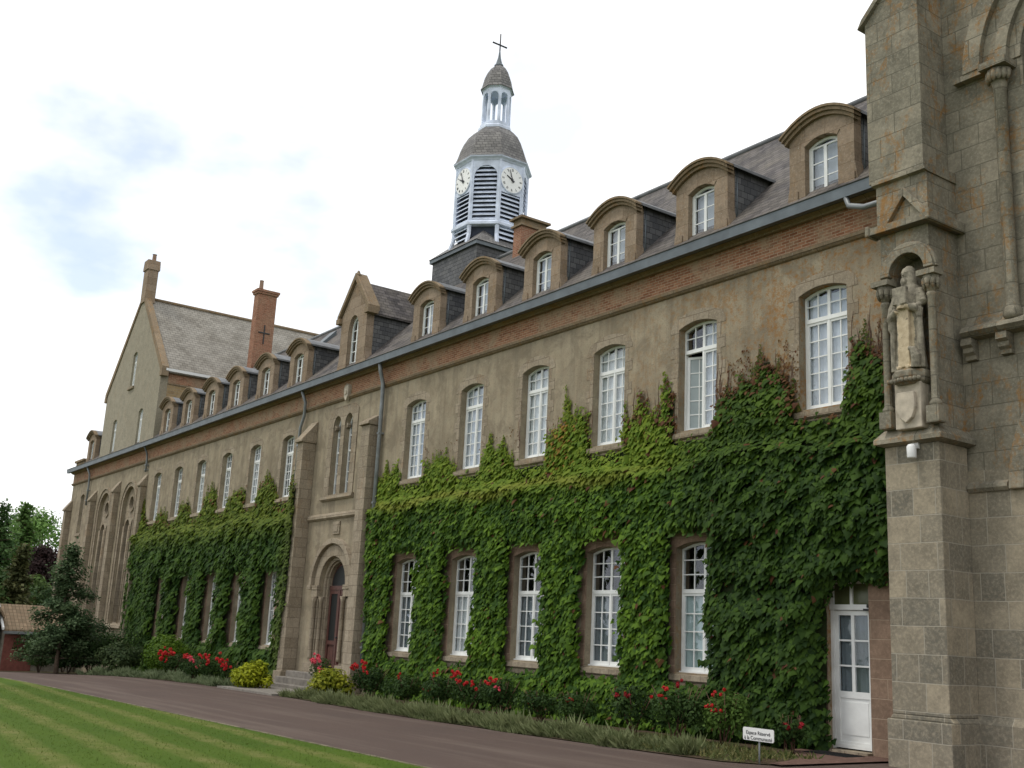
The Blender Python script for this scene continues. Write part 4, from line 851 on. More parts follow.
    cp(MB().prism_x([(0, 10.6), (uf, 10.6), (uf+.06, 16.5), (0, 17.2)], ux0, ux1) if False else MB().prism_y([(ux0, 10.58), (ux1, 10.58), (ux1, zs+(ux1+11.93)*sl+.02), (ux0, zs+.02)], uf, -.001), 'upper_buttress', M['church'], bevel=.015)
    cp(MB().prism_y([(ux0-.12, zs-.06), (ux0-.02, zs+.12), (ux1+.06, zs+(ux1+11.93)*sl+.24), (ux1+.06, zs+(ux1+11.93)*sl+.06), (ux0, zs+.021)], uf-.08, -.13), 'buttress_coping', M['church'])
    return NX, bf
NX, BF = church()
# pedestal and statue
def statue():
    S = empty('statue', (NX, BF-.06, 5.7), label='weathered stone statue of a hooded robed figure standing in the buttress niche', cat='statue')
    SO = (NX, BF-.06, 5.7); y = BF-.06
    MB().box(NX-.26, NX+.26, y-.16, y+.22, 5.66, 6.48).build('pedestal', M['emblem'], S, off=SO, bevel=.02)
    p = MB().lathe([(.27, 6.44), (.33, 6.50), (.36, 6.58), (.36, 6.66), (.33, 6.70)], NX, y+.02, 8, R(22.5)); 
    for k in range(9): p.lathe([(.03, 6.47), (.045, 6.51), (.03, 6.55)], NX-.3+k*.075, y-.30+.04*abs(k-4)*.3, 6, 0, True)
    p.build('plinth_cap', M['church'], S, off=SO)
    sh = [(NX-.17, 6.30), (NX+.17, 6.30), (NX+.19, 6.02), (NX+.12, 5.84), (NX, 5.75), (NX-.12, 5.84), (NX-.19, 6.02)]
    MB().prism_y(sh, y-.24, y-.1605).build('carved_shield', M['emblem'], S, off=SO, bevel=.015)
    # figure: joined then voxel remeshed into one skin
    b = MB(); base = 6.70; ns = 64
    prof = [(0, .27, .20, 0), (.06, .285, .21, 0), (.3, .26, .19, 0), (.6, .245, .18, 0), (.9, .235, .175, 0), (1.1, .24, .17, .0), (1.3, .25, .165, 0), (1.45, .25, .155, .0), (1.56, .20, .13, .0), (1.62, .10, .09, -.01), (1.66, .075, .08, -.015)]
    vs = []
    for (z, rx, ry, dy) in prof:
        for k in range(ns):
            a = 2*math.pi*k/ns; fold = 1+(.10*math.sin(9*a+z*1.2)+.07*math.sin(16*a+2-z))*max(0, 1-z/1.5)
            vs.append((NX+rx*fold*math.cos(a), y+dy+ry*fold*math.sin(a), base+z))
    m = len(prof); fs = [(j*ns+k, j*ns+(k+1) % ns, (j+1)*ns+(k+1) % ns, (j+1)*ns+k) for j in range(m-1) for k in range(ns)]
    fs += [tuple(range(ns-1, -1, -1)), tuple(range((m-1)*ns, m*ns))]; b.add(vs, fs)
    hz = base+1.80; hy = y-.03
    b.lathe([(.01, hz-.17), (.065, hz-.15), (.09, hz-.08), (.10, hz), (.098, hz+.06), (.07, hz+.12), (.01, hz+.145)], NX-.02, hy, 16, 0, True, .86, 1.0)      # head
    b.lathe([(.17, hz-.26), (.15, hz-.16), (.135, hz-.05), (.13, hz+.04), (.11, hz+.11), (.06, hz+.17), (.005, hz+.19)], NX-.0, hy+.055, 18, 0, True, .95, .95)   # hood
    b.tube([(NX-.02, hy-.10, hz+.02), (NX-.02, hy-.125, hz-.03), (NX-.02, hy-.10, hz-.04)], [.01, .018, .012], 6)   # nose
    b.tube([(NX-.02, hy-.085, hz-.09), (NX-.02, hy-.11, hz-.17), (NX-.02, hy-.12, hz-.26)], [.05, .055, .02], 8)     # beard
    for q in (-1, 1): b.tube([(NX-.02+q*.015, hy-.098, hz+.035), (NX-.02+q*.06, hy-.08, hz+.03)], .012, 6)   # brows
    # arms in wide sleeves, both forearms folded forward and holding a book
    b.tube([(NX-.21, y-.0, base+1.48), (NX-.30, y-.06, base+1.18), (NX-.26, y-.16, base+.98), (NX-.10, y-.26, base+1.10)], [.085, .095, .10, .055], 12)
    b.tube([(NX-.27, y-.12, base+1.04), (NX-.29, y-.12, base+.82), (NX-.27, y-.12, base+.66)], [.09, .075, .03], 10)
    b.tube([(NX+.21, y-.0, base+1.48), (NX+.30, y-.06, base+1.22), (NX+.24, y-.18, base+1.10), (NX+.08, y-.27, base+1.16)], [.085, .095, .09, .05], 12)
    b.tube([(NX+.26, y-.12, base+1.1), (NX+.27, y-.13, base+.94)], [.08, .05], 10)
    for q in (-1, 1):
        for j in range(4): b.tube([(NX+q*.08, y-.27, base+1.11+.02*j), (NX+q*.02, y-.315, base+1.115+.02*j), (NX-q*.03, y-.32, base+1.115+.02*j)], [.014, .013, .010], 6)
        b.tube([(NX+q*.09, y-.28, base+1.19), (NX+q*.05, y-.31, base+1.23), (NX+q*.02, y-.32, base+1.24)], [.016, .014, .010], 6)
    b.box(NX-.13, NX+.15, y-.33, y-.24, base+1.18, base+1.50)
    # scapular, cloak edge and the sandalled feet
    b.box(NX-.12, NX+.12, y-.235, y-.1, base+.05, base+1.2); b.tube([(NX-.24, y-.1, base+1.4), (NX-.27, y-.12, base+.6), (NX-.28, y-.10, base+.02)], [.05, .06, .06], 8); b.tube([(NX+.24, y-.1, base+1.4), (NX+.27, y-.12, base+.6), (NX+.28, y-.10, base+.02)], [.05, .06, .06], 8)
    for q in (-1, 1): b.tube([(NX+q*.09, y-.18, base+.03), (NX+q*.10, y-.29, base+.03)], [.05, .035], 8)
    # small creature at the right foot
    b.tube([(NX+.22, y-.2, base+.02), (NX+.25, y-.24, base+.22), (NX+.20, y-.27, base+.34), (NX+.14, y-.30, base+.36)], [.09, .09, .06, .035], 10)
    me = bpy.data.meshes.new('figure'); me.from_pydata([(v[0]-SO[0], v[1]-SO[1], v[2]-SO[2]) for v in b.v], [], b.f)
    o = bpy.data.objects.new('figure', me); link(o, S); md = o.modifiers.new('r', 'REMESH'); md.mode = 'VOXEL'; md.voxel_size = .011; md.use_smooth_shade = True
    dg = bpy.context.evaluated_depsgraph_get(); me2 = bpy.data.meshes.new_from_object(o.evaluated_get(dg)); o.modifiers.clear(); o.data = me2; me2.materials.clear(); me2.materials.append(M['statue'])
statue()
# floodlight beneath the ledge
L_ = empty('wall_lamp', (-11.14, BF-.001, 5.35), label='small white cylindrical lamp fixed under the statue ledge', cat='wall lamp')
MB().box(-.07, .07, -.05, 0, -.02, .10).build('bracket', M['lampw'], L_); MB().lathe([(.075, -.20), (.08, -.18), (.085, 0), (.06, .04), (.02, .05)], 0, -.14, 16, 0, True).build('housing', M['lampw'], L_)
#@@PART2@@
# ------------------------------------------------------------------ foliage helpers
LEAF_IVY = np.array([(0, .40, .07), (0, .10, 0), (.25, 0, -.02), (.50, .20, -.07), (.31, .48, -.03), (0, 1, -.05), (-.31, .48, -.03), (-.50, .20, -.07), (-.25, 0, -.02)])
F_IVY = [(0, i, i+1) for i in range(1, 8)]+[(0, 8, 1)]
LEAF_SM = np.array([(0, 0, 0), (.30, .45, .05), (0, 1, -.05), (-.30, .45, .05)]); F_SM = [(0, 1, 2), (0, 2, 3)]
BLADE = np.array([(-.06, 0, 0), (.06, 0, 0), (.03, .6, .05), (0, 1, .2), (-.03, .6, .05)]); F_BL = [(0, 1, 2, 4), (4, 2, 3)]
def unit(a): return a/np.maximum(1e-9, np.linalg.norm(a, axis=-1, keepdims=True))
def leaves(name, parent, off, P, tip, nor, size, tint, tmpl=LEAF_IVY, faces=F_IVY, mat=None):
    P = np.asarray(P, float)-np.array(off); n = len(P); tip = unit(tip); w = unit(np.cross(tip, nor)); nn = np.cross(w, tip); size = np.broadcast_to(np.asarray(size, float), (n,))[:, None, None]
    V = P[:, None, :]+size*(tmpl[None, :, 0:1]*w[:, None, :]+tmpl[None, :, 1:2]*tip[:, None, :]+tmpl[None, :, 2:3]*nn[:, None, :])
    m = len(tmpl); V = V.reshape(-1, 3); fl = [len(f) for f in faces]; flat = np.array([i for f in faces for i in f])
    idx = (flat[None, :]+m*np.arange(n)[:, None]).ravel(); lt = np.tile(fl, n); ls = np.concatenate([[0], np.cumsum(lt)[:-1]])
    me = bpy.data.meshes.new(name); me.vertices.add(len(V)); me.vertices.foreach_set('co', V.ravel().astype(np.float32)); me.loops.add(len(idx)); me.loops.foreach_set('vertex_index', idx.astype(np.int32))
    me.polygons.add(len(lt)); me.polygons.foreach_set('loop_start', ls.astype(np.int32)); me.polygons.foreach_set('loop_total', lt.astype(np.int32)); me.update(calc_edges=True)
    at = me.attributes.new('tint', 'FLOAT_COLOR', 'POINT'); c = np.concatenate([np.clip(tint, 0, 1), np.ones((n, 1))], 1); at.data.foreach_set('color', np.repeat(c, m, axis=0).ravel().astype(np.float32))
    me.materials.append(mat or M['leaf']); o = bpy.data.objects.new(name, me); link(o, parent); return o
def fnoise(x, z, seed=0, s=1.0):
    """cheap smooth 2-D value in about -1..1"""
    r = np.random.default_rng(seed); v = 0
    for k in range(7):
        a = r.uniform(0, 2*math.pi); f = s*r.uniform(.6, 2.4); v = v+np.sin((x*math.cos(a)+z*math.sin(a))*f*2+r.uniform(0, 6.3))/7*1.9
    return v
def inside(poly, x, z):
    c = np.zeros(len(x), bool); n = len(poly); j = n-1
    for i in range(n):
        xi, zi = poly[i]; xj, zj = poly[j]
        if zi != zj: c ^= ((zi > z) != (zj > z)) & (x < (xj-xi)*(z-zi)/(zj-zi)+xi)
        j = i
    return c
def edge_dist(poly, x, z):
    d = np.full(len(x), 9.)
    for i in range(len(poly)):
        a = np.array(poly[i]); b = np.array(poly[(i+1) % len(poly)]); ab = b-a; t = np.clip(((x-a[0])*ab[0]+(z-a[1])*ab[1])/max(1e-9, ab@ab), 0, 1)
        d = np.minimum(d, np.hypot(x-a[0]-t*ab[0], z-a[1]-t*ab[1]))
    return d
def wall_ivy(root, off, poly, cuts, thick, dens, size, tintf, seed, yoff=0):
    r = np.random.default_rng(seed); xs = [p[0] for p in poly]; zs = [p[1] for p in poly]; A = (max(xs)-min(xs))*(max(zs)-min(zs)); n = int(A*dens)
    x = r.uniform(min(xs), max(xs), n); z = r.uniform(min(zs), max(zs), n)
    jx = x+.05*np.sin(z*9)+.05*r.normal(size=n)*1.0; jz = z+.07*r.normal(size=n)
    cp = [[(a, c), (b, c), (b, d), (a, d)] for a, b, c, d in cuts]
    def ok(x, z):
        k = inside(poly, x, z)
        for c in cp: k &= ~inside(c, x, z)
        return k
    k = ok(jx, jz); x, z = x[k], z[k]
    def depth(x, z):
        e = edge_dist(poly, x, z)
        for c in cp: e = np.minimum(e, edge_dist(c, x, z)*1.25)
        T = thick(x, z); return T*np.clip((e+.06)/np.maximum(.12, T*.75), .12, 1)**.6
    T = depth(x, z); n = len(x); cl = fnoise(x, z, seed+1, 1.6); cl2 = fnoise(x, z, seed+2, 4.0)
    y = -(T*(1+.24*cl+.17*cl2)+r.uniform(-.05, .03, n)); y = np.minimum(y, -.02)
    g = .1; gx = (depth(x+g, z)-depth(x-g, z))/(2*g)+.10*(fnoise(x+g, z, seed+2, 4.)-fnoise(x-g, z, seed+2, 4.)); gzz = (depth(x, z+g)-depth(x, z-g))/(2*g)
    nor = np.stack([-np.clip(gx, -1.5, 1.5)*.8+r.normal(0, .28, n), -np.ones(n), -np.clip(gzz, -1, 1)*.6+.55+r.normal(0, .25, n)], 1); nor = unit(nor)
    tip = np.stack([r.normal(0, .42, n), -.25+r.normal(0, .2, n), -np.ones(n)], 1); tip = unit(tip-nor*(tip*nor).sum(1, keepdims=True))
    e = edge_dist(poly, x, z); sz = size*np.clip(r.lognormal(-.08, .30, n), .4, 1.7)*np.clip(.45+e*1.5+T*1.2, .45, 1)
    leaves('foliage', root, off, np.stack([x, y+yoff, z], 1), tip, nor, sz, tintf(x, z, e, cl, cl2, r, T))
    # woody mat against the wall
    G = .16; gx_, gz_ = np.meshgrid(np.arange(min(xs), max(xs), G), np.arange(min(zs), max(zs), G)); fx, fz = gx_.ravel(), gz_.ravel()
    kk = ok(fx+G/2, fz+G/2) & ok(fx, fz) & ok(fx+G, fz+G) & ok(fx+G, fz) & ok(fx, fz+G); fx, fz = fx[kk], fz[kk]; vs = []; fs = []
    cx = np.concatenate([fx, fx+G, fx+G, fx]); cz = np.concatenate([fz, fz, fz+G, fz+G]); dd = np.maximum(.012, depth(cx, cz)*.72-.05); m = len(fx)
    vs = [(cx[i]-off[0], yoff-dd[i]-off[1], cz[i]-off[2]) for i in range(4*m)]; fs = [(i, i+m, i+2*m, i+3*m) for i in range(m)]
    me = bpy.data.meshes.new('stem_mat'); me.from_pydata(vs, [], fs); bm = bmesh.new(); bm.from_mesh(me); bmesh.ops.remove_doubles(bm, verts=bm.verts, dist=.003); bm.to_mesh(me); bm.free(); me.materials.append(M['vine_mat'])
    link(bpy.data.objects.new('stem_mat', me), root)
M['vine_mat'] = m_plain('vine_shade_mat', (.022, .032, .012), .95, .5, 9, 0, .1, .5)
IVY_R = [(-32.48, 6.09), (-32.25, 6.9), (-31.9, 6.7), (-31.7, 7.21), (-31.5, 6.8), (-30.95, 7.25), (-30.62, 6.6), (-29.45, 6.45), (-29.2, 7.15), (-28.9, 6.8), (-28.4, 7.2), (-27.96, 7.11), (-27.45, 6.78), (-27.2, 6.45), (-26.25, 6.42), (-25.95, 7.0), (-25.61, 7.4), (-25.33, 6.86), (-24.95, 7.35), (-24.75, 6.9), (-24.4, 6.55), (-24.18, 6.4), (-23.1, 6.36), (-22.95, 7.1), (-22.69, 7.2), (-22.2, 7.5), (-22.09, 8.05), (-21.89, 7.25), (-21.48, 7.75), (-21.18, 7.34), (-21.1, 6.76), (-21.1, 6.4), (-19.9, 6.4), (-19.85, 7.24), (-19.5, 7.1), (-19.21, 7.85), (-19.01, 7.4), (-18.7, 7.09), (-18.28, 8.05), (-18.1, 7.55), (-18.02, 6.66), (-17.95, 6.4), (-16.86, 6.4), (-16.78, 6.98), (-16.5, 7.45), (-16.3, 7.3), (-16.07, 7.55), (-15.67, 7.5), (-15.33, 8.0), (-15.11, 7.69), (-14.81, 7.5), (-14.5, 7.08), (-14.38, 6.4), (-13.36, 6.4), (-13.28, 6.73), (-13.23, 7.19), (-13.12, 7.7), (-12.95, 8.0), (-12.6, 7.6), (-12.28, 7.35), (-12.0, 7.0), (-11.93, 5.0), (-11.93, 3.7), (-12.2, 3.35), (-12.45, 3.0), (-12.75, 3.15), (-13.1, 3.12), (-13.45, 3.05), (-13.75, 2.6), (-13.72, 1.3), (-13.62, -.05), (-31.6, -.2), (-31.95, 1.2), (-32.2, 3.5)]
def sstep(v, a, b): t = np.clip((v-a)/(b-a), 0, 1); return t*t*(3-2*t)
def thick_r(x, z):
    up = sstep(z+.12*np.sin(x*1.3), 5.75, 6.05)
    base = .27+.10*sstep(x, -18.2, -16.6)+.13*sstep(x, -16.8, -15.8)
    top = .06+.10*sstep(x, -19, -16.5)*(1-sstep(z, 6.6, 7.6))+.10*sstep(x, -13.4, -12.8)*(1-sstep(z, 7, 7.8))
    t = base*(1-up)+top*up
    return t*(1-.55*sstep(x, -13.2, -12.4)*(1-sstep(z, 3.2, 4.5)))
def mixc(a, b, t): return np.array(a)[None]*(1-t[:, None])+np.array(b)[None]*t[:, None]
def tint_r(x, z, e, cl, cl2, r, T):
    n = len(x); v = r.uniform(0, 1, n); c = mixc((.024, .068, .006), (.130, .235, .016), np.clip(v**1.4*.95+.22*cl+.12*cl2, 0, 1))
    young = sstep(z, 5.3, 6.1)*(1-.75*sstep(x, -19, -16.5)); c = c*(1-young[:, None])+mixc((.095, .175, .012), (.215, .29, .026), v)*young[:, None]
    rim = np.exp(-((z-5.85-.12*np.sin(x*1.3))/.13)**2)*(1-sstep(x, -21, -17)); c = c*(1-.7*rim[:, None])+np.array((.26, .27, .04))[None]*.7*rim[:, None]  # top rim catching light from above, put into the leaf tint
    old_shade = sstep(x, -19.0, -16.2)*(1-.35*sstep(z, 4.5, 6.5)); c = c*(1-.78*old_shade[:, None])+mixc((.009, .028, .005), (.032, .072, .009), v)*.78*old_shade[:, None]  # shade of the lower right painted into the tint, along with darker mature leaves
    red = (r.uniform(0, 1, n) < np.exp(-e/.13)*sstep(x, -24, -17.2)*sstep(z, 6.3, 6.7)*.85)|(r.uniform(0, 1, n) < .012); c[red] = mixc((.10, .035, .018), (.16, .08, .03), v[red])
    gold = (r.uniform(0, 1, n) < .35*np.exp(-((x+22.3)/.5)**2)*sstep(z, 6.0, 6.4)); c[gold] = (.30, .17, .03); return c
IR = empty('ivy', (-22, 0, 0), label='dense green ivy round the five right-hand ground-floor windows, darkening toward the church', cat='ivy', group='ivy on the facade')
cuts = [(-18.04, -16.76, 1.0, 4.32)]+[(x-.75, x+.80, .98, 4.34) for x in GX[1:]]+[(x-.63, x+.63, 6.38, 9.4) for x in UPX]
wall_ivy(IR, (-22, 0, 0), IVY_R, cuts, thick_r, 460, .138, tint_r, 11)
IVY_L = [(-57.9, 1.3), (-58.0, 5.44), (-58.01, 6.27), (-57.5, 7.9), (-57.1, 7.2), (-56.5, 6.8), (-56.3, 6.6), (-55.4, 6.6), (-54.94, 7.0), (-54.3, 7.1), (-53.3, 6.6), (-52.2, 6.6), (-51.7, 7.1), (-50.65, 7.4), (-50.1, 6.6), (-49.0, 6.6), (-48.24, 7.6), (-47.3, 7.75), (-46.9, 6.7), (-45.9, 6.6), (-45.6, 7.2), (-44.49, 7.4), (-43.8, 7.5), (-43.6, 6.6), (-42.7, 6.6), (-42.2, 7.4), (-41.3, 7.7), (-40.5, 7.2), (-40.4, 6.6), (-39.5, 6.6), (-39.2, 7.3), (-38.73, 7.6), (-38.4, 7.7), (-38.1, 7.6), (-37.92, 6.8), (-37.9, 3.5), (-37.92, -.3), (-56.3, -.7), (-57.2, 1.0), (-57.3, 3.0), (-57.0, 3.6), (-57.2, 4.1), (-57.6, 4.1), (-57.3, 2.6), (-57.5, 1.4)]
def thick_l(x, z): up = sstep(z+.15*np.sin(x*.9), 5.8, 6.2); return np.maximum((.34+.06*np.sin(x*.7))*(1-up)+.07*up, .80*(x > -38.0))
def tint_l(x, z, e, cl, cl2, r, T):
    n = len(x); v = r.uniform(0, 1, n); c = mixc((.022, .062, .007), (.080, .150, .014), np.clip(v*.8+.3*cl, 0, 1))
    young = sstep(z, 5.0, 6.2)*.8; c = c*(1-young[:, None])+mixc((.10, .16, .012), (.21, .25, .025), v)*young[:, None]
    red = (r.uniform(0, 1, n) < np.exp(-e/.16)*sstep(z, 6.0, 6.5)*.45); c[red] = (.15, .07, .025)
    rr = sstep(x, -39.3, -38.3)*.5; c = c*(1-rr[:, None])+np.array((.12, .15, .025))[None]*rr[:, None]; return c
IL = empty('ivy', (-48, 0, 0), label='green ivy sheet with narrow window gaps left of the arched porch', cat='ivy', group='ivy on the facade')
cuts = [(x-.50, x+1.0, .95, 4.0) for x in GLX[:5]]+[(x-.58, x+.58, 6.55, 9.3) for x in LPX]
wall_ivy(IL, (-48, 0, 0), IVY_L, cuts, thick_l, 220, .175, tint_l, 21)
wall_ivy(IL, (-48, 0, 0), [(-37.92, -.2), (-37.75, 1.0), (-37.58, 2.6), (-37.50, 4.2), (-37.45, 5.4), (-37.55, 6.6), (-37.65, 7.3), (-37.8, 6.9), (-37.92, 7.2)], [], lambda x, z: .09+0*x, 330, .15, tint_l, 23, -.53)
def twigs():
    b = MB(); r = random.Random(4)
    for k in range(150):
        if k < 110: x = r.uniform(-17, -12.1); z0 = r.uniform(6.5, 7.3); h = r.uniform(.5, 1.15)
        else: x = r.uniform(-24.5, -17); z0 = r.uniform(6.7, 7.2); h = r.uniform(.3, .9)
        if any(abs(x-u) < .62 for u in UPX): continue
        if x > -14.2: z0 += .2
        pts = []; xx = x
        for j in range(6): pts.append((xx+22, -.012, z0+h*j/5)); xx += r.uniform(-.05, .05)
        b.tube(pts, [.010, .009, .008, .007, .006, .003], 4)
    tag(b.build('bare_twig', M['stem'], IR), kind='stuff')
    P = []; tn = []
    rr = np.random.default_rng(9); 
    for k in range(1500):
        x = rr.uniform(-16.9, -12.1) if k < 1150 else rr.uniform(-30, -17); z = rr.uniform(6.9, 8.3) if k < 1150 else rr.uniform(6.7, 7.6)
        if any(abs(x-u) < .60 for u in UPX): continue
        hz = 7.9+.35*math.sin(x*5)+.2*math.sin(x*13)
        if k < 1150 and z > hz: continue
        P.append((x, -.03, z))
    n = len(P); leaves('young_leaves', IR, (-22, 0, 0), P, np.stack([rr.normal(0, .5, n), -.2*np.ones(n), -np.ones(n)], 1), np.stack([rr.normal(0, .3, n), -np.ones(n), .4+rr.normal(0, .3, n)], 1), .065*rr.uniform(.6, 1.3, n), mixc((.11, .035, .018), (.17, .10, .03), rr.uniform(0, 1, n)), LEAF_SM, F_SM)
twigs()
def tendrils(root, off, poly, xa, xb, cols, n, seed, ca, cb, size):
    '''narrow runners climbing the wall above the sheet of ivy'''
    r = np.random.default_rng(seed); top = [(x, z) for x, z in poly if z > 5.9 and xa <= x <= xb]; top.sort(); X = [p[0] for p in top]; Z = [p[1] for p in top]; P = []; S = []
    for k in range(n):
        x = r.uniform(xa, xb)
        if any(abs(x-c[0]) < c[1] for c in cols): continue
        z0 = float(np.interp(x, X, Z))-.50; h = r.uniform(.3, 1.0); m = int(h*62); t = r.uniform(0, 1, m)**1.3; w = .10*(1-t)+.015; lean = r.uniform(-.08, .08)
        P += [(x+lean*tt+r.normal(0, ww), -.03-abs(r.normal(0, .02)), z0+h*tt) for tt, ww in zip(t, w)]; S += list(size*(1.1-.65*t))
    n = len(P); leaves('young_leaves', root, off, P, np.stack([r.normal(0, .5, n), -.2*np.ones(n), -np.ones(n)], 1), np.stack([r.normal(0, .3, n), -np.ones(n), .4+r.normal(0, .3, n)], 1), np.array(S), mixc(ca, cb, r.uniform(0, 1, n)))
tendrils(IR, (-22, 0, 0), IVY_R, -32.2, -17.0, [(u, .72) for u in UPX], 130, 61, (.08, .14, .012), (.24, .28, .03), .105)
tendrils(IR, (-22, 0, 0), IVY_R, -17.0, -12.1, [(u, .72) for u in UPX], 26, 62, (.04, .08, .01), (.14, .12, .025), .10)
tendrils(IL, (-48, 0, 0), IVY_L, -57.5, -38.2, [(u, .68) for u in LPX], 110, 63, (.08, .13, .012), (.20, .22, .03), .13)
# ------------------------------------------------------------------ shrubs and flowers
def blob_leaves(name, root, c, rad, n, size, ca, cb, seed, tmpl=LEAF_SM, faces=F_SM, up=.3, hollow=.5, lumps=7, droop=0, off=None):
    """leaf clumps spread through an uneven crown; coordinates are local to root"""
    r = np.random.default_rng(seed); L = unit(r.normal(size=(lumps, 3))); L[:, 2] = np.abs(L[:, 2])*1.2-.3
    cen = L*r.uniform(.35, .72, (lumps, 1)); lr = r.uniform(.30, .52, lumps); cen = np.vstack([cen, [[0, 0, 0]]]); lr = np.append(lr, .55); w = lr**2; which = r.choice(len(lr), n, p=w/w.sum())
    d = unit(r.normal(size=(n, 3))); rr = r.uniform(hollow, 1.05, n)**.5; p = cen[which]+d*(lr[which]*rr)[:, None]; lump_t = r.uniform(-.25, .25, len(lr))[which]
    P = np.array(c)+p*np.array(rad); k = P[:, 2] > .0; P, d = P[k], d[k]; lump_t = lump_t[k]; n = len(P)
    nor = unit(d+np.array([0, 0, up])+r.normal(0, .35, (n, 3))); tip = np.cross(nor, r.normal(size=(n, 3)))+np.array([0, 0, -droop]); t = np.clip(r.uniform(0, 1, n)*.7+.15+lump_t, 0, 1)
    return leaves(name, root, (0, 0, 0), P, tip, nor, size*r.uniform(.6, 1.3, n), mixc(ca, cb, t), tmpl, faces)
def blossom(parent, p, r, mat, seed):
    """a truss of loose round blooms, each a whorl of cupped petals"""
    rr = random.Random(seed); b = MB(); n = 9 if r > .15 else 4
    for k in range(n):
        q = Vector((p[0]+rr.gauss(0, .8)*r, p[1]+rr.uniform(-1, 1)*r*.6, p[2]+rr.gauss(0, .38)*r)); s = max(.038, r*rr.uniform(.18, .34))
        for j in range(16):
            d = Vector((rr.gauss(0, 1), rr.gauss(0, 1)-.3, rr.gauss(0, 1)+.3)).normalized(); t = d.cross(Vector((rr.gauss(0, 1), rr.gauss(0, 1), rr.gauss(0, 1)))).normalized(); u = d.cross(t)
            c = q+d*s*.62; w = s*.62
            b.add([c-t*w, c-u*w+d*s*.25, c+t*w, c+u*w+d*s*.25], [(0, 1, 2), (0, 2, 3)])
    return b.build('flower', M[mat], parent, fixn=False)
def rose(x, y, h, w, flowers, label, mat='red', seed=1, dark=True, group='red-flowering roses along the front bed'):
    z = gz(x); root = empty('rose_bush', (x, y, z), label=label, cat='rose bush', group=group)
    ca, cb = ((.018, .045, .012), (.055, .10, .022)) if dark else ((.04, .085, .015), (.10, .17, .03))
    blob_leaves('foliage', root, (0, 0, h*.52), (w*.55, w*.5, h*.55), int(900*w*h)+250, .085, ca, cb, seed)
    b = MB(); rr = random.Random(seed)
    for k in range(7):
        a = rr.uniform(0, 6.28); q = rr.uniform(.2, .42)*w; b.tube([(rr.uniform(-.1, .1), rr.uniform(-.1, .1), 0), (q*.5*math.cos(a), q*.5*math.sin(a), h*.5), (q*math.cos(a), q*math.sin(a), h*.92)], [.014, .010, .005], 5)
    b.build('stem', M['stem'], root)
    for i, (fx, fz, fr, m) in enumerate(flowers): blossom(root, (fx, -w*.28, fz), fr, m, seed*10+i)
    return root
# x, y, height, width, flowers(local x, z, radius, colour), label
ROSES = [
 (-43.6, -2.3, 1.0, 1.5, [(.3, .95, .30, 'red'), (-.3, 1.0, .24, 'red'), (.1, .8, .2, 'red')], 'rose bush with the widest red flower heads, beside the round green shrub'),
 (-41.3, -2.3, .9, 1.3, [(.1, .9, .22, 'red'), (.5, .78, .2, 'pink')], 'low rose with two separate red blooms, second from the round green shrub'),
 (-39.3, -2.3, .95, 1.3, [(-.2, .95, .22, 'red'), (.35, .72, .16, 'red'), (-.5, .6, .16, 'pink')], 'rose with one raised red bloom and small ones below, third from the round green shrub'),
 (-37.4, -2.4, .9, 1.3, [(0, .82, .28, 'red'), (.4, .7, .22, 'red')], 'red rose bush right behind the yellow shrub left of the porch'),
 (-31.2, -1.9, 1.15, 1.0, [(0, 1.12, .20, 'pink'), (.2, .80, .17, 'pink'), (-.25, 1.0, .12, 'pink')], 'pink-flowered rose standing over the yellow shrub right of the porch'),
 (-29.0, -1.5, 1.0, 1.5, [(.1, .98, .20, 'red'), (-.3, .92, .18, 'red'), (.5, .85, .13, 'red')], 'red rose with a broad flower cluster under the ground-floor window nearest the porch'),
 (-26.9, -1.5, .85, 1.4, [(0, .78, .15, 'red')], 'bushy dark rose with a single red bloom, between the two windows nearest the porch'),
 (-25.0, -1.5, 1.0, 1.3, [(.1, .98, .14, 'red'), (-.1, .5, .10, 'dkred')], 'dark rose with one small high bloom under the second window from the porch'),
 (-23.7, -1.5, .95, 1.3, [(-.2, .95, .20, 'red'), (.25, .75, .18, 'red')], 'red rose with a high and a low flower cluster left of the middle window'),
 (-22.4, -1.5, .95, 1.3, [(0, .88, .17, 'red'), (.45, .72, .13, 'pink')], 'rose with one bright bloom and a paler pink one under the middle window'),
 (-20.9, -1.4, .8, 1.4, [(.0, .5, .08, 'dkred')], 'dark bushy rose with hardly a bloom, right of the middle window'),
 (-19.3, -1.6, .85, 1.3, [(.1, .62, .14, 'red')], 'rose with one round scarlet bloom under the fourth window from the porch'),
 (-17.6, -1.5, 1.0, 1.4, [(.2, .80, .08, 'dkred'), (-.2, .8, .07, 'dkred')], 'tall rose with faded dark blooms left of the last ground-floor window'),
 (-16.3, -1.5, 1.15, 1.3, [(-.1, .85, .12, 'red'), (.35, 1.12, .11, 'dkred'), (.0, 1.0, .08, 'red')], 'tall rose under the ground-floor window nearest the church'),
 (-14.9, -1.6, 1.1, 1.1, [(.02, 1.02, .10, 'red'), (.05, .68, .12, 'red'), (-.15, .72, .08, 'red')], 'green rose with scarlet blooms just behind the small white sign'),
 (-13.75, -1.2, .75, .8, [(.1, .50, .08, 'dkred'), (.45, .56, .07, 'dkred')], 'small low rose with two dark red blooms beside the white door'),
]
for i, (x, y, h, w, fl, lab) in enumerate(ROSES): rose(x, y, h, w, fl, lab, seed=31+i, dark=(i != 14))
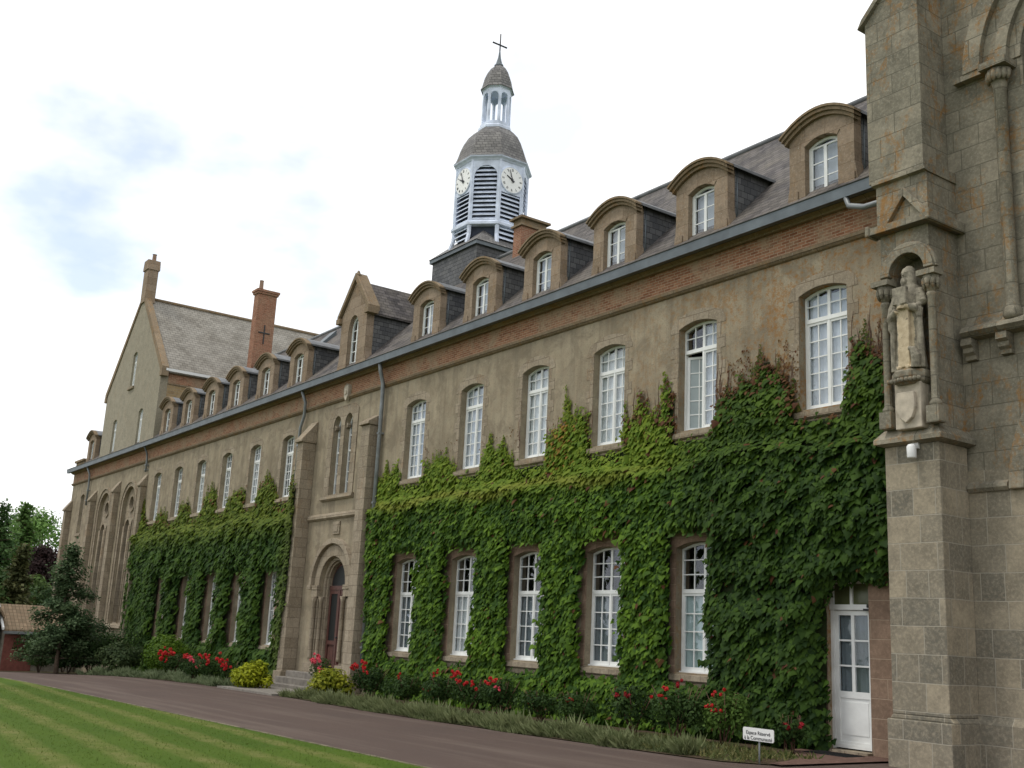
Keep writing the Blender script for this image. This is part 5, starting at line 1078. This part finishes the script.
def shrub(name, x, y, c, rad, n, size, ca, cb, label, cat, seed, group=None, tmpl=LEAF_SM, faces=F_SM, up=.3, stems=6, lumps=8, **k):
    root = empty(name, (x, y, gz(x)), label=label, cat=cat, group=group); blob_leaves('foliage', root, c, rad, n, size, ca, cb, seed, tmpl, faces, up, lumps=lumps, **k)
    b = MB(); rr = random.Random(seed)
    for j in range(stems):
        a = rr.uniform(0, 6.28); q = rr.uniform(.15, .5)*rad[0]; b.tube([(0, 0, -.05), (q*.5*math.cos(a), q*.5*math.sin(a), c[2]*.7), (q*math.cos(a), q*math.sin(a), c[2]+rad[2]*.4)], [.03, .02, .008], 5)
    b.build('stem', M['bark'], root); return root
shrub('golden_shrub', -35.0, -2.75, (0, 0, .38), (.95, .75, .66), 3000, .13, (.17, .22, .01), (.42, .44, .02), 'bright yellow-green shrub left of the porch step', 'shrub', 71, 'yellow shrubs by the porch', hollow=.2, lumps=13, up=.8)
shrub('golden_shrub', -29.6, -2.5, (0, 0, .38), (.85, .7, .66), 2600, .12, (.12, .16, .012), (.36, .36, .03), 'loose yellow shrub under the pink rose, right of the porch step', 'shrub', 72, 'yellow shrubs by the porch', hollow=.2, lumps=13, up=.8)
shrub('green_shrub', -46.2, -1.7, (0, 0, .75), (2.1, 1.1, 1.2), 6500, .13, (.04, .09, .008), (.13, .22, .018), 'wide rounded bright green shrub below the far ivy, left of the red roses', 'shrub', 73)
BUSH = [(-55.5, -2.2, 2.4, 3.8, (.015, .035, .012), (.045, .085, .022), 'dark tall bush under the traceried windows'),
        (-51.0, -3.0, 2.1, 3.4, (.018, .042, .012), (.05, .09, .025), 'dark leafy bush between the conifer and the round green shrub'),
        (-54.5, -4.75, 1.8, 2.2, (.025, .06, .015), (.07, .13, .03), 'green bush left of the conifer trunk, in front of the shed'),
        (-51.6, -4.2, 1.7, 3.0, (.018, .045, .014), (.05, .10, .03), 'low dark bush right of the conifer trunk'),
        (-48.3, -2.9, 1.3, 2.2, (.03, .055, .02), (.08, .11, .04), 'low grey-green bush at the path edge beside the round shrub'),
        (-62.0, -1.8, 2.2, 2.6, (.015, .038, .012), (.045, .085, .022), 'dark bush against the building, behind the conifer'),
        (-66.5, -2.6, 2.6, 2.8, (.02, .05, .014), (.055, .10, .025), 'tall dark bush at the far corner of the building')]
for i, (x, y, h, w, ca, cb, lab) in enumerate(BUSH): shrub('bush', x, y, (0, 0, h*.5), (w*.55, w*.5, h*.62), 3000, .15, ca, cb, lab, 'bush', 80+i, 'dark bushes round the conifer')
def tufts(name, label, cat, area, n, h, ca, cb, seed):
    r = np.random.default_rng(seed); x = r.uniform(area[0], area[1], n); 
    be = np.array([bed_edge(v) for v in x]); y = be+.03+np.abs(r.normal(0, .48, n))+.12*np.sin(x*2.1); z = np.array([gz(v) for v in x])+.015
    cl = fnoise(x, y, seed, 2.2); hh = h*r.uniform(.35, 1.2, n)*np.clip(.75+.75*cl, .12, 1.5); tip = np.stack([r.normal(0, .6, n), -.25+r.normal(0, .55, n), np.ones(n)], 1); nor = np.stack([r.normal(0, 1, n), -np.ones(n), .6*np.ones(n)], 1)
    o = leaves(name, None, (0, 0, 0), np.stack([x, y, z], 1), tip, nor, hh, mixc(ca, cb, np.clip(r.uniform(0, 1, n)+.3*cl, 0, 1)), BLADE*np.array([1.6, 1, 1]), F_BL); tag(o, label, cat, None, 'stuff'); return o
tufts('ground_cover', 'low grey-green ground cover edging the right-hand bed along the path', 'ground cover', (-30.6, -13.9), 26000, .27, (.095, .125, .045), (.27, .30, .145), 91)
tufts('ground_cover', 'low grey-green ground cover edging the left-hand bed before the roses', 'ground cover', (-49, -36.4), 12000, .27, (.10, .14, .065), (.25, .30, .165), 92)
def weeds():
    r = np.random.default_rng(77); n = 1500; x = r.uniform(-16.5, -12.7, n); y = -r.uniform(1.6, 3.7, n); tip = np.stack([r.normal(0, .8, n), r.normal(0, .8, n), np.ones(n)], 1)
    o = leaves('weeds', None, (0, 0, 0), np.stack([x, y, .02+0*x], 1), tip, np.stack([r.normal(0, 1, n), -np.ones(n), .6*np.ones(n)], 1), r.uniform(.05, .16, n), mixc((.06, .09, .02), (.22, .20, .08), r.uniform(0, 1, n)), BLADE*np.array([2.2, 1, 1]), F_BL); tag(o, 'sparse weeds on the bare soil round the white sign', 'weeds', None, 'stuff')
weeds()
def grass():
    r = np.random.default_rng(5); n = 26000; d = r.uniform(0, 1, n)**1.6; x = -8-d*26; y = LAWN_Y-.0-r.uniform(0, 1, n)*(2+4*(1-d)); z = np.array([gz(v) for v in x])+.03
    sv = np.sin((y+.07*(-x))*2*math.pi/.92); t = np.clip(r.uniform(0, 1, n)*.6+.2*sv, 0, 1)
    o = leaves('grass', None, (0, 0, 0), np.stack([x, y, z], 1), np.stack([r.normal(0, .9, n), r.normal(0, .9, n), .7*np.ones(n)], 1), np.stack([r.normal(0, .4, n), r.normal(0, .4, n), np.ones(n)], 1), r.uniform(.015, .04, n), mixc((.07, .115, .015), (.15, .18, .04), t), BLADE*np.array([2.0, 1, 1]), F_BL); tag(o, 'short mown grass blades covering the lawn', 'grass', None, 'stuff')
grass()
# ------------------------------------------------------------------ trees
def branch_tree(name, x, y, h, trunk_h, rad, n, size, ca, cb, label, seed, group=None, conif=False, cat='tree', droop=0, matb='bark'):
    z = gz(x); root = empty(name, (x, y, z), label=label, cat=cat, group=group); rr = random.Random(seed); r = np.random.default_rng(seed)
    b = MB(); tr = max(.05, h*.016); pts = [(0, 0, -.1)]; 
    for k in range(1, 7): pts.append((rr.uniform(-1, 1)*h*.01*k**.5, rr.uniform(-1, 1)*h*.01*k**.5, h*.93*k/6))
    b.tube(pts, [tr*1.4, tr, tr*.85, tr*.7, tr*.5, tr*.3, tr*.1], 8)
    P = []; Nn = []; TT = []
    if conif:
        levels = max(10, int((h-trunk_h)/.30))
        for l in range(levels):
            t = l/(levels-1); zz = trunk_h+(h-trunk_h)*t; R0 = rad*(1-t)**.85*(1+.25*math.sin(l*1.9))+.03
            for k in range(rr.randint(4, 6)):
                a = rr.uniform(0, 6.28); Rr = R0*rr.uniform(.45, 1.1); e = (Rr*math.cos(a), Rr*math.sin(a), zz+Rr*rr.uniform(-.10, .25)); b.tube([(0, 0, zz-.05), (e[0]*.6, e[1]*.6, zz+.02), e], [tr*.28, tr*.2, .006], 4)
                m = max(5, int(n/levels/5*(.25+1.5*(1-t)))); s = r.uniform(.15, 1.05, m)**.75; c = rr.uniform(-.2, .2)
                q = np.stack([e[0]*s, e[1]*s, zz+(e[2]-zz)*s], 1)+r.normal(0, .075*h**.5*.6+.04, (m, 3))*np.array([1, 1, .9]); P.append(q); Nn.append(np.tile([math.cos(a)*.3, math.sin(a)*.3, 1.], (m, 1))+r.normal(0, .5, (m, 3))); TT.append(np.clip(r.uniform(0, 1, m)*.8+c, 0, 1))
    else:
        nl = 26
        for l in range(nl):
            u = rr.random(); zz = trunk_h+(h-trunk_h)*(.12+.83*u); prof = math.sin(math.pi*min(1, .18+.80*u))**.6; a = rr.uniform(0, 6.28); Rr = rad*prof*rr.uniform(.35, .85); e = Vector((Rr*math.cos(a), Rr*math.sin(a), zz)); b.tube([(0, 0, zz*.62), (e.x*.5, e.y*.5, zz*.85), tuple(e)], [tr*.5, tr*.3, .02], 5)
            m = n//nl; cr = rad*rr.uniform(.26, .42); d = unit(r.normal(size=(m, 3))); q = np.array(e)+d*cr*(r.uniform(.35, 1.05, (m, 1)))*np.array([1, 1, .8]); P.append(q); Nn.append(d+np.array([0, 0, .4])+r.normal(0, .35, (m, 3))); TT.append(np.clip(r.uniform(0, 1, m)*.7+.15+rr.uniform(-.28, .28), 0, 1))
    b.build('trunk', M[matb], root)
    P = np.vstack(P); Nn = np.vstack(Nn); TT = np.concatenate(TT); n = len(P); tip = np.cross(Nn, r.normal(size=(n, 3)))+np.array([0, 0, -droop]); leaves('crown', root, (0, 0, 0), P, tip, unit(Nn), size*r.uniform(.6, 1.35, n), mixc(ca, cb, TT), LEAF_SM, F_SM); return root
branch_tree('conifer', -50.6, -4.95, 5.3, .7, 2.1, 16000, .15, (.045, .085, .035), (.15, .21, .10), 'dark open conifer with a pale trunk at the end of the path', 101, conif=True)
def far(px, X, top_s): return X, -17.44+(.1834+.00077*px)*abs(X), 1.75+top_s*abs(X)-gz(X)
TREES = [('conifer', 4, -96, .090, 4.2, True, (.045, .10, .03), (.13, .22, .07), 'dark spruce standing at the left edge of the picture'),
         ('conifer', 27, -120, .091, 4.6, True, (.07, .14, .035), (.17, .28, .075), 'blue-green spruce just right of the darkest one'),
         ('broadleaf_tree', 48, -165, .086, 7.5, False, (.09, .19, .04), (.22, .36, .09), 'bright green broad tree highest behind the others'),
         ('broadleaf_tree', 14, -185, .084, 7.5, False, (.08, .16, .04), (.18, .30, .08), 'mid-green broad tree behind the two spruces'),
         ('copper_beech', 54, -98, .060, 2.6, False, (.022, .010, .012), (.055, .025, .026), 'dark purple copper beech beside the building corner'),
         ('conifer', 30, -84, .054, 2.0, True, (.05, .06, .022), (.13, .13, .05), 'small rusty brown cypress above the shed roof'),
         ('broadleaf_tree', 10, -86, .038, 3.0, False, (.035, .075, .02), (.09, .15, .04), 'low dark green tree right behind the shed'),
         ('broadleaf_tree', 42, -90, .030, 2.4, False, (.045, .085, .02), (.11, .17, .045), 'low round green tree below the copper beech'),
         ('broadleaf_tree', 78, -170, .066, 7.0, False, (.06, .12, .03), (.14, .23, .06), 'pale green tree showing past the building corner'),
         ('broadleaf_tree', -28, -130, .085, 6.0, False, (.03, .07, .02), (.09, .15, .04), 'broad tree beyond the left edge of the view')]
for i, (nm, px, X, ts, rd, cf, ca, cb, lab) in enumerate(TREES):
    x, y, h = far(px, X, ts); branch_tree(nm, x, y, h, h*.12, rd, 9000 if not cf else 8000, .34 if X > -110 else .5, ca, cb, lab, 120+i, 'trees beyond the shed', conif=cf)
def hill():
    b = MB(); n = 30; vs = []
    for i in range(n+1):
        y = -160+i*14
        for j, (dx, f) in enumerate(((-200, 0), (-235, .5), (-290, .9), (-360, 1), (-500, 0))): vs.append((dx, y, -3.4+f*(9+3*math.sin(i*.5)+1.2*math.sin(i*1.7))))
    b.add(vs, [(i*5+j, (i+1)*5+j, (i+1)*5+j+1, i*5+j+1) for i in range(n) for j in range(4)], True); o = b.build('hill', m_plain('wooded_hill', (.055, .095, .03), .95, .5, .12, 0, .1, .6), fixn=False); tag(o, kind='structure')
hill()
# ------------------------------------------------------------------ shed
def shed():
    S = empty('tiled_shed', (-66, -3, gz(-66)), label='low shed with brown clay tile roof and a faded red door, at the path end', cat='shed'); 
    def sp(mb, n, m, par=S): return mb.build(n, m, par)
    sp(MB().box(-4, 0, -1.15, 2.6, -.4, 2.2), 'wall', M['shedwall'])
    r = MB(); r.add([(.35, -1.25, 2.22), (.35, 2.75, 2.22), (-2.0, 2.75, 3.6), (-2.0, -1.25, 3.6), (-4.3, -1.25, 2.22), (-4.3, 2.75, 2.22)], [(0, 1, 2, 3), (3, 2, 5, 4)]); n = 6
    r.v += [(v[0], v[1], v[2]-.12) for v in r.v[:6]]; r.f += [(9, 8, 7, 6), (10, 11, 8, 9), (0, 3, 9, 6), (1, 7, 8, 2), (0, 6, 7, 1), (3, 4, 10, 9), (5, 2, 8, 11)]; r.sm += [False]*7
    sp(r, 'roof', M['tiles']); sp(MB().box(.30, .42, -1.25, 2.75, 2.0, 2.14), 'gutter', M['pipe'])
    sp(MB().box(-.02, .05, -1.1, .45, -.3, 1.95), 'shed_door', m_plain('faded_red_boards', (.17, .055, .04), .8, .3, 5))
    S2 = empty('stone_outhouse', (-66.3, -6.85, gz(-66)), label='taller stone outhouse with steep tiled roof at the left edge', cat='outhouse')
    b = MB(); b.add([(0, -3.5, -.4), (0, 2.4, -.4), (0, 2.4, 3.1), (0, -.5, 7.2), (0, -3.5, 3.1), (-7, -3.5, -.4), (-7, 2.4, -.4), (-7, 2.4, 3.1), (-7, -.5, 7.2), (-7, -3.5, 3.1)], [(0, 1, 2, 3, 4), (9, 8, 7, 6, 5), (1, 6, 7, 2), (0, 4, 9, 5)]); b.build('wall', M['shedwall'], S2)
    r = MB()
    for q, ye in ((1, 2.65), (-1, -3.75)): r.add([(.18, ye, 2.95), (.18, -.5, 7.4), (-7.2, -.5, 7.4), (-7.2, ye, 2.95), (.18, ye, 2.8), (.18, -.5, 7.2), (-7.2, -.5, 7.2), (-7.2, ye, 2.8)], [(0, 1, 2, 3), (7, 6, 5, 4), (0, 4, 5, 1), (0, 3, 7, 4), (3, 2, 6, 7)])
    r.build('roof', M['tiles'], S2); MB().prism_y([(0.42, 2.20), (.42, 2.32), (-2.0, 3.74), (-2.0, 3.61)], -1.36, -1.251).build('verge_board', M['lampw'], S)
    MB().box(-.02, .04, -1.6, -.4, -.3, 1.9).build('outhouse_door', M['door'], S2)
shed()
# ------------------------------------------------------------------ small things
def path_bits():
    x0, x1, y0, y1 = -35.6, -31.0, -3.55, -1.4; b = MB(); b.add([(x0, y0, gz(x0)-.02), (x1, y0-.1, gz(x1)-.02), (x1, y1, gz(x1)-.02), (x0, y1, gz(x0)-.02), (x0, y0, gz(x0)+.06), (x1, y0-.1, gz(x1)+.06), (x1, y1, gz(x1)+.06), (x0, y1, gz(x0)+.06)], [(4, 5, 6, 7), (0, 1, 5, 4), (1, 2, 6, 5), (3, 0, 4, 7)]); o = b.build('porch_slab', M['concrete'], fixn=False); tag(o, kind='structure')
    m = empty('door_mat', (-13.25, -.62, .02), label='black rubber mat on the ground before the white door', cat='door mat'); k = MB().box(-.48, .48, -.27, .27, 0, .022); 
    for j in range(11): k.box(-.45+.085*j, -.42+.085*j, -.25, .25, .022, .032)
    k.build('rubber_mat', M['mat'], m)
    s = empty('sign', (-12.55, -3.35, gz(-12.5)), label='small white sign on a short metal post at the bed edge', cat='sign')
    pb = MB(); w, z0, z1 = .325, .36, .56; n = 4; rr = .03; pts = []
    for cx, cz, a0 in ((w-rr, z0+rr, -90), (w-rr, z1-rr, 0), (-w+rr, z1-rr, 90), (-w+rr, z0+rr, 180)): pts += [(cx+rr*math.cos(R(a0+22.5*k)), cz+rr*math.sin(R(a0+22.5*k))) for k in range(5)]
    pl = pb.prism_y(pts, -.03, -.018).build('panel', M['lampw'], s)
    MB().tube([(0, 0, -.1), (0, 0, .50)], .015, 8).box(-.05, .05, -.018, .012, .44, .47).build('post', M['pipe'], s)
    for txt, z in (('Espace Réservé', .475), ('à la Communauté', .395)):
        c = bpy.data.curves.new('lettering', 'FONT'); c.body = txt; c.size = .082; c.align_x = 'CENTER'; c.extrude = .0012; c.offset = .0003; t = bpy.data.objects.new('t', c); COL.objects.link(t); dg = bpy.context.evaluated_depsgraph_get(); me = bpy.data.meshes.new_from_object(t.evaluated_get(dg)); bpy.data.objects.remove(t)
        me.materials.clear(); me.materials.append(M['numer']); o = bpy.data.objects.new('lettering', me); link(o, s); o.rotation_euler = (R(90), 0, 0); o.location = (0, -.0325, z-.02)
path_bits()
